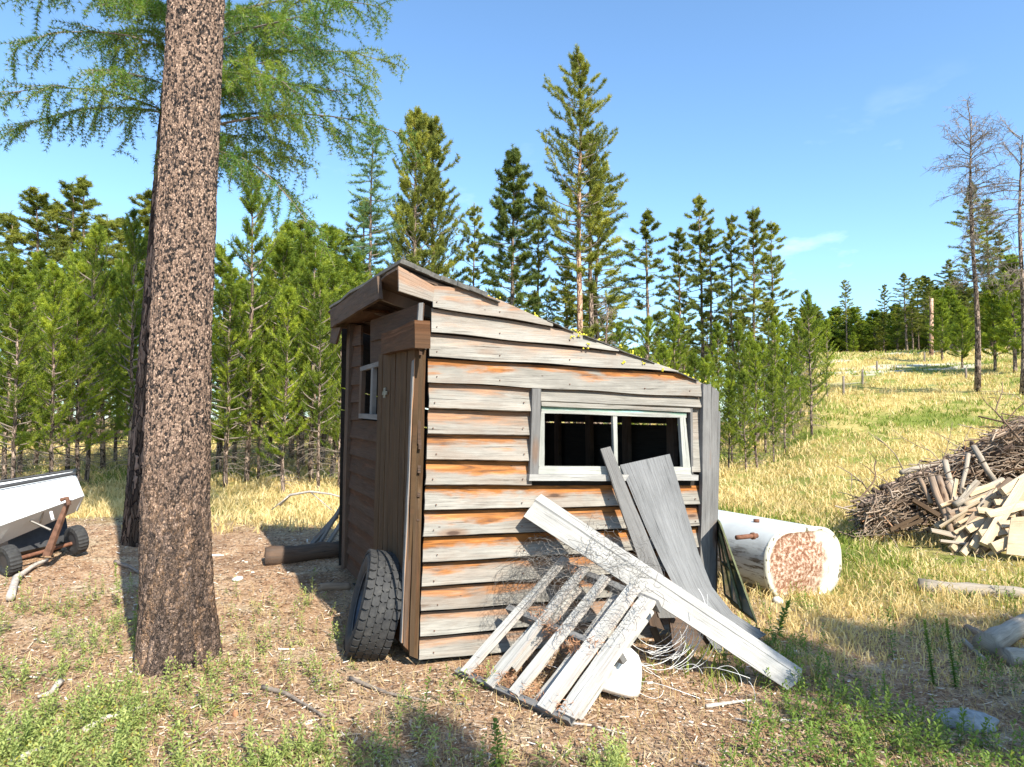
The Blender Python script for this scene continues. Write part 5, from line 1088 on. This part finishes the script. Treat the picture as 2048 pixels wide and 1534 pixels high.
# ------------------------------------------------------------------ logs, sticks, stones
def glog(name, pts, r, mt, label, cat='log', lift=.6, seg=14, taper=.8, jit=None, group=None):
    P = [ong(*q) for q in pts]; r0 = r; L = len(P)
    xs = np.linspace(0, L - 1, 10); P = np.array([[np.interp(x, range(L), [q[i] for q in P]) for i in range(3)] for x in xs])
    for q in P: q[2] = gz(q[0], q[1]) + r * lift
    rr2 = np.linspace(r, r * taper, 10) * RNG.uniform(.92, 1.08, 10)
    return prop(name, label, cat, mt, lambda p: tube(p, P, rr2, seg, (RNG.random(), .1, .5), jit=(r * .12 if jit is None else jit)), P[0], group, True)
glog('fallen_log', [(1838, 1180), (1950, 1188), (2090, 1200)], .07, 'logw', 'long bleached fallen log in the grass at right, before the lumber pile', lift=.5)
glog('fallen_log', [(1975, 1312), (2020, 1285), (2080, 1255)], .085, 'logw', 'thick pale log piece at the right edge above the dark weeds', lift=.9)
glog('fallen_log', [(2010, 1330), (2060, 1325)], .07, 'logw', 'pale log stub under the thick pale piece at the right edge')
glog('fallen_log', [(1935, 1262), (1975, 1283)], .035, 'tanw', 'thin grey log left of the thick pale piece')
glog('fallen_log', [(2010, 1240), (2050, 1262)], .035, 'tanw', 'thin dark-ended log above the thick pale piece')
glog('fallen_log', [(1928, 1285), (1968, 1322)], .02, 'logw', 'thin pale slab left of the thick pale log piece', cat='stick')
glog('shaded_log', [(530, 1128), (600, 1122), (680, 1112)], .10, 'darkw', 'thick dark log in the shed shadow behind the tyre', lift=.7)
glog('fallen_log', [(640, 1180), (700, 1178)], .04, 'tanw', 'grey stick in the shade at the foot of the door wall', cat='stick')
SL = [([(168, 1470), (210, 1445), (252, 1432), (290, 1418)], .018, 'bleached stick with forked end in the weeds below the massive trunk'), ([(25, 1540), (55, 1520), (90, 1505)], .022, 'thick bleached stick at the bottom left corner'),
      ([(525, 1380), (570, 1392), (610, 1415), (650, 1440)], .014, 'wavy grey root stick between trunk and shadow at bottom'), ([(700, 1362), (745, 1380), (775, 1392), (855, 1408)], .014, 'straight grey stick on bare soil below the tyre'),
      ([(1412, 1418), (1455, 1412), (1503, 1405)], .012, 'short pale broken stick below the long L-shaped board'), ([(1135, 1450), (1190, 1456), (1250, 1472)], .008, 'thin knobbly twig below the pallet corner'),
      ([(1560, 1446), (1610, 1446)], .010, 'short white stick at the dark ground right of centre'), ([(230, 1128), (262, 1140), (300, 1160)], .02, 'grey stick in the shade left of the massive trunk'),
      ([(20, 1205), (32, 1165), (60, 1145), (95, 1128)], .035, 'curved bleached branch below the cart wheel'), ([(120, 1372), (100, 1395), (75, 1402)], .02, 'pale wood sliver left of the massive trunk base'),
      ([(1510, 1450), (1470, 1440)], .008, 'tiny pale stick right of the long board foot'), ([(1690, 1450), (1780, 1430)], .01, 'straw-coloured stick near the flat grey stone'), ([(1120, 1405), (1190, 1392)], .009, 'light stick beneath the white container')]
for q, r, lab in SL: glog('ground_stick', q, r, 'ptwig' if 'grey' not in lab else 'twig', lab, cat='stick', lift=1.2, seg=7, taper=.45)
# arched branch behind the shed's left corner
a0 = [at(560, 1010, 9.5), at(580, 990, 9.4), at(620, 983, 9.3), at(660, 988, 9.2), at(690, 996, 9.1)]
prop('arched_branch', 'thin arched dead branch left of the shed corner', 'branch', 'ptwig', lambda p: (tube(p, a0, [.02, .018, .015, .012, .008], 7), tube(p, [a0[2], a0[2] + V(.3, 0, -.25)], .008, 5), tube(p, [a0[1], a0[1] + V(-.25, 0, -.2)], .008, 5)), a0[0], None, True)
# planks leaning on the far corner
for k, (a, b, lab) in enumerate((((622, 1090), (676, 1028), 'lowest grey plank leaning on the far left corner of the shed'), ((636, 1092), (682, 1015), 'middle grey plank leaning on the far left corner of the shed'), ((650, 1098), (686, 1040), 'nearest grey plank leaning on the far left corner of the shed'))):
    A0 = at(*a, 7.6 - k * .12); B0 = at(*b, 7.35 - k * .1)
    prop('leaning_plank', lab, 'plank', 'grey', lambda p: beam(p, A0, B0, .10, .02, up=(-.8, -.4, .4), nu=5, nv=1), A0, 'planks leaning on the far corner')
def rock(u, v, s3, mt, label, seed):
    b = ong(u, v); n = 14; m = 22; vv = []; r = np.random.default_rng(seed)
    for i in range(n + 1):
        for j in range(m):
            th = math.pi * i / n; ph = 2 * math.pi * j / m; d = V(math.sin(th) * math.cos(ph), math.sin(th) * math.sin(ph), math.cos(th)); k = 1 + .5 * float(fbm(d[0] * 1.7 + seed, d[1] * 1.7 + d[2], seed, 4)); vv.append(b + d * k * np.array(s3) + V(0, 0, s3[2] * .5))
    prop('stone', label, 'stone', mt, lambda p: p.add(vv, [[i * m + j, i * m + (j + 1) % m, (i + 1) * m + (j + 1) % m, (i + 1) * m + j] for i in range(n) for j in range(m)]), b, None, True)
rock(1930, 1452, (.17, .10, .055), 'stone', 'flat grey stone among the weeds at bottom right', 1)
rock(1556, 1205, (.045, .04, .035), 'wstone', 'small white stone in the dry grass right of the leaning window', 2)
rock(475, 1160, (.045, .07, .02), 'wstone', 'small flat white stone between the massive trunk and the shed', 3)
rock(425, 1112, (.12, .03, .012), 'wstone', 'thin white flake on the soil right of the massive trunk', 4)
rock(470, 1432, (.016, .014, .02), 'oxide', 'rust-brown cone lying on the soil at bottom left', 5)

# ------------------------------------------------------------------ grass, weeds and litter
def scatter(n, Ymin, Ymax, umin, umax, power=1.): 
    r = RNG.random(n) ** power; Y = Ymin * (Ymax / Ymin) ** r; u = RNG.uniform(umin, umax, n); x = (u - 1024) / F * Y; return x, Y
def meadow(x, y):   # 0 soil .. 1 grass, same rule as the ground material
    nz_ = fbm(x * .7, y * .7, 21, 4) * 1.3
    k1 = sstep(-.6, .9, x - .30 * y + nz_ * 2.) * sstep(3.6, 5.0, y); k2 = sstep(8.2, 11, y + nz_ * 4)
    inshed = (np.abs(x - .1) < 1.5) & (y > 4.4) & (y < 8)
    bare = np.exp(-(((x - 5.8) / 1.4) ** 2 + ((y - 8.2) / .7) ** 2)) + np.exp(-(((x + 1) / 1.6) ** 2 + ((y - 8.6) / 1.) ** 2))
    return np.clip(np.maximum(k1, k2) - bare, 0, 1)
def in_shed(x, y, m=.05):
    P = np.stack([x - A[0], y - A[1]], 1); e1 = (B - A)[:2]; e2 = (C - A)[:2]; M2 = np.linalg.inv(np.stack([e1, e2], 1)); s_ = P @ M2.T
    return (s_[:, 0] > -m) & (s_[:, 0] < 1 + m) & (s_[:, 1] > -m) & (s_[:, 1] < 1 + m)
def blades(name, x, y, L, W, mat, label, cat, lean=.5, tone=None):
    keep = ~in_shed(x, y); x, y, L, W = x[keep], y[keep], L[keep], W[keep]; n = len(x); z = g(x, y); b = np.stack([x, y, z - .01], 1)
    a = RNG.uniform(0, 6.283, n); tilt = np.abs(RNG.normal(size=n)) * lean; d = np.stack([np.cos(a) * np.sin(tilt), np.sin(a) * np.sin(tilt), np.cos(tilt)], 1)
    c2 = RNG.uniform(0, 6.283, n); side = np.stack([np.cos(c2), np.sin(c2), 0 * a], 1) * (W / 2)[:, None]
    mid = b + d * (L * .55)[:, None]; tip = b + d * (L * .9)[:, None] + np.stack([np.cos(a) * L * .25, np.sin(a) * L * .25, -L * .05], 1)
    vv = np.stack([b - side, b + side, mid + side * .8, mid - side * .8, tip], 1).reshape(-1, 3); k = np.arange(n)[:, None] * 5
    f = np.concatenate([k + np.array([[0, 1, 2]]), k + np.array([[0, 2, 3]]), k + np.array([[3, 2, 4]])])
    t = (RNG.random(n) * .6 + .4 * vn(x * 1.5, y * 1.5, 2)) if tone is None else tone[keep]
    col = np.stack([np.repeat(np.clip(t, 0, 1), 5), np.repeat(RNG.random(n), 5), np.zeros(n * 5)], 1)
    o = link(name, mesh_np(name, vv, f, M[mat], False, None, col)); return tag(o, label, cat, kind='stuff')
def clumped(x, y, per, spread):
    X = np.repeat(x, per) ; Y = np.repeat(y, per); s_ = spread * (1 + Y / 12); return X + RNG.normal(size=len(X)) * s_, Y + RNG.normal(size=len(X)) * s_
# dry yellow grass
x, y = scatter(26000, 4.2, 60, -300, 2350, .85); m = meadow(x, y); gm = np.where(y > 16, .12 + .8 * vn(x * .09, y * .30, 33), vn(x * .35, y * .35, 31)); keep = RNG.random(len(x)) < m * (.12 + .95 * sstep(.30, .55, gm)); x, y = x[keep], y[keep]
thin = RNG.random(len(x)) < np.interp(y, [4, 6.8], [.45, 1.]); x, y = x[thin], y[thin]; X, Y = clumped(x, y, 9, .045); L = RNG.uniform(.06, .22, len(X)) * (.75 + .5 * vn(X * .8, Y * .8, 3)) * np.interp(Y, [4, 6.5, 9, 60], [.45, .75, 1.05, 1.7]); W = .0035 + .0011 * Y
blades('dry_grass', X, Y, L, W, 'dry', 'dry yellow meadow grass right of and behind the shed', 'grass', .45)
x, y = scatter(20000, 4.0, 60, -300, 2350, .9); m = meadow(x, y); gm = np.where(y > 16, .12 + .8 * vn(x * .09, y * .30, 33), vn(x * .35, y * .35, 31)); keep = RNG.random(len(x)) < m * (1 - sstep(.35, .6, gm)) * .95; x, y = x[keep], y[keep]
X, Y = clumped(x, y, 8, .05); L = RNG.uniform(.06, .20, len(X)) * np.interp(Y, [4, 10, 60], [.8, 1., 1.6]); W = .004 + .0012 * Y
blades('green_grass', X, Y, L, W, 'green', 'green grass patches in the meadow and under the pines', 'grass', .5)
# thin straw on the near ground, both sides
x, y = scatter(5000, 2.4, 6, -200, 2250); X, Y = clumped(x, y, 3, .03); L = RNG.uniform(.03, .14, len(X)); W = np.full(len(X), .003)
blades('straw', X, Y, L, W, 'dry', 'sparse dry straw between the foreground weeds', 'grass', 1.0)
# litter: chips, needles and twigs lying on the soil
n = 60000; x, y = scatter(n, 2.3, 10, -250, 2300, 1.); keep = RNG.random(n) > meadow(x, y) * .75; x, y = x[keep], y[keep]; kp = ~in_shed(x, y); x, y = x[kp], y[kp]; n = len(x)
a = RNG.uniform(0, 6.283, n); L = np.exp(RNG.normal(size=n) * .7) * .022; L = np.clip(L, .006, .11); W = np.where(RNG.random(n) < .2, .25 * np.minimum(L, .022), .0022 + .0004 * y)
d = np.stack([np.cos(a), np.sin(a), RNG.normal(size=n) * .18], 1) * (L / 2)[:, None]; sd = np.stack([-np.sin(a), np.cos(a), RNG.normal(size=n) * .5], 1) * (W)[:, None]
c0 = np.stack([x, y, g(x, y) + .006 + np.abs(RNG.normal(size=n)) * .004], 1); h = np.array([0, 0, 1]) * W[:, None] * .6
vv = np.stack([c0 - d - sd, c0 + d - sd * .6, c0 + d + sd * .7, c0 - d + sd, c0 + h], 1).reshape(-1, 3); k = np.arange(n)[:, None] * 5
f = np.concatenate([k + np.array([q]) for q in ([0, 1, 4], [1, 2, 4], [2, 3, 4], [3, 0, 4])])
t = RNG.random(n) ** 1.7; col = np.stack([np.repeat(t, 5), np.repeat(RNG.random(n) * .45, 5), np.zeros(n * 5)], 1)
tag(link('needle_litter', mesh_np('needle_litter', vv, f, M['straw'], False, None, col)), 'wood chips, bark bits and twigs littering the bare soil', 'litter', kind='stuff')
# weeds: stems with many narrow toothed leaves
def plant(bx, by, h, nl, ll, lw, rng, tone, stem_r=.0018, spike=False):
    z = gz(bx, by) - .005; ln = rng.normal(size=2) * .12; P = []; Fc = []; Cc = []
    k = 0
    def leaf(p, d, L, Wd, t):
        nonlocal k
        s_ = nrm(np.cross(d, V(0, 0, 1)) + rng.normal(size=3) * .15); m1 = p + d * L * .4 + V(0, 0, L * .06); m2 = p + d * L * .75 + V(0, 0, -L * .02); tp_ = p + d * L + V(0, 0, -L * .18)
        P.extend([p, m1 - s_ * Wd, m1 + s_ * Wd, m2 - s_ * Wd * .8, m2 + s_ * Wd * .8, tp_]); Fc.extend([[k, k + 1, k + 2], [k + 1, k + 3, k + 4], [k + 1, k + 4, k + 2], [k + 3, k + 5, k + 4]])
        Cc.extend([(t, rng.random(), 0)] * 6); k += 6
    top = V(bx + ln[0] * h, by + ln[1] * h, z + h); bs = V(bx, by, z)
    for i in range(nl):
        f_ = (i + .5) / nl; p = bs * (1 - f_) + top * f_; a_ = i * 2.4 + rng.random(); el = -.1 + f_ * 1.1 + rng.normal() * .15; d = V(math.cos(a_) * math.cos(el), math.sin(a_) * math.cos(el), math.sin(el))
        leaf(p, d, ll * (1.15 - .65 * f_) * rng.uniform(.7, 1.2), lw * rng.uniform(.7, 1.2), min(.96, tone + rng.random() * .35 + .15 * f_) if rng.random() > .04 else .995)
    s_ = V(stem_r, 0, 0); s2 = V(0, stem_r, 0); P.extend([bs - s_, bs + s_, top, bs - s2, bs + s2]); Fc.extend([[k, k + 1, k + 2], [k + 3, k + 4, k + 2]]); Cc.extend([(tone, .2, 0)] * 5)
    return P, Fc, Cc
def weeds(name, pts, mat, label, seed, hs=(.05, .16), tone=.3, ll=.05):
    rng = np.random.default_rng(seed); VV, FF, CC = [], [], []; k = 0
    for (bx, by) in pts:
        h = rng.uniform(*hs); P, Fc, Cc = plant(bx, by, h, int(8 + h * 75), ll * rng.uniform(.5, 1.2), ll * .10, rng, tone + rng.uniform(-.2, .2) if True else tone)
        VV += P; FF += [[i + k for i in q] for q in Fc]; CC += Cc; k += len(P)
    o = link(name, mesh_np(name, np.array(VV), np.array(FF), M[mat], False, None, np.array(CC))); return tag(o, label, 'weeds', kind='stuff')
def pxpts(n, fn, seed):   # random ground points thinned by a density given over the ground
    out = []; rng = np.random.default_rng(seed)
    while len(out) < n:
        Y = 2.3 * (9 / 2.3) ** rng.random(); u = rng.uniform(-200, 2250); x_ = (u - 1024) / F * Y
        if rng.random() < fn(x_, Y, u) and not in_shed(np.array([x_]), np.array([Y]))[0]: out.append((x_, Y))
    return out
def dleft(x, Y, u):
    c = float(vn(x * 1.6, Y * 1.6, 77)) * .8 + float(vn(x * 4, Y * 4, 78)) * .4; base = 1.3 if (u < 300 and Y < 6.2) else (.30 if u < 760 and Y < 5 else .0)
    if 560 < u < 1250 and Y < 3.3: base = .9
    if 700 < u < 1000 and 3.3 < Y < 4.2: base = .30
    if 420 < u < 700 and 5 < Y < 7: base = .12
    return base * max(0, (c - .42) * 2.6)
weeds('weeds', pxpts(2100, dleft, 11), 'weed', 'bright yellow-green weeds covering the soil at the left foreground', 11, (.03, .19), .35, .05)
def dright(x, Y, u):
    c = float(vn(x * 1.6, Y * 1.6, 87)) * .8 + float(vn(x * 4, Y * 4, 88)) * .4; base = 0.
    if u > 1560 and Y < 5.2: base = 1.
    elif u > 1250 and Y < 3.1: base = .8
    elif u > 1440 and Y < 7: base = .35
    return base * max(0, (c - .40) * 2.4)
weeds('weeds', pxpts(800, dright, 12), 'weedd', 'darker green leafy weeds in the right foreground', 12, (.05, .20), .45, .055)
# single plants one can point to
def single(name, u, v, h, label, cat='plant', mat='weedd', nl=60, ll=.06, tone=.3, lw=.16, seed=1, stem_r=.003):
    b = ong(u, v); P, Fc, Cc = plant(b[0], b[1], h, nl, ll, ll * lw, np.random.default_rng(seed), tone, stem_r); o = link(name, mesh_np(name, np.array(P) - b, np.array(Fc), M[mat], False, None, np.array(Cc))); o.location = b; return tag(o, label, cat)
single('weed_plant', 268, 1278, .50, 'tallest pale weed rising just left of the massive trunk base', mat='weed', nl=90, ll=.05, seed=3)
single('weed_plant', 236, 1215, .36, 'shorter pale weed behind the tallest one left of the trunk', mat='weed', nl=70, ll=.05, seed=4)
single('weed_plant', 1000, 1534, .24, 'dark leafy weed at the bottom edge under the pallet', nl=60, ll=.05, seed=5)
single('weed_plant', 845, 1445, .26, 'slender upright weed below the shed corner', mat='weedd', nl=40, ll=.04, seed=6)
single('mullein_stalk', 1552, 1178, .55, 'yellow-green mullein spike in front of the tank end', mat='weed', nl=150, ll=.035, lw=.35, seed=7, stem_r=.008)
single('mullein_stalk', 1868, 1370, .42, 'left one of two dark mullein spikes at right', nl=130, ll=.03, lw=.35, seed=8, stem_r=.008)
single('mullein_stalk', 1912, 1375, .42, 'right one of two dark mullein spikes at right', nl=130, ll=.03, lw=.35, seed=9, stem_r=.008)
single('thistle', 1786, 1318, .36, 'dry thistle with a purple bud in the grass at right', nl=40, ll=.05, seed=10)
single('weed_plant', 1452, 1190 + 160, .0001 + .25, 'green weed beside the foot of the long L-shaped board', nl=50, ll=.06, seed=12)
single('weed_plant', 1545, 1290, .34, 'dark leafy weed right of the wide panel base', nl=90, ll=.07, seed=13)
single('weed_plant', 1035, 1285, .16, 'small bright green sprig growing up through the pallet', mat='weed', nl=30, ll=.05, seed=14)
single('weed_plant', 720, 1185, .16, 'small weed in the shade behind the tyre', mat='weedd', nl=24, ll=.06, seed=15)
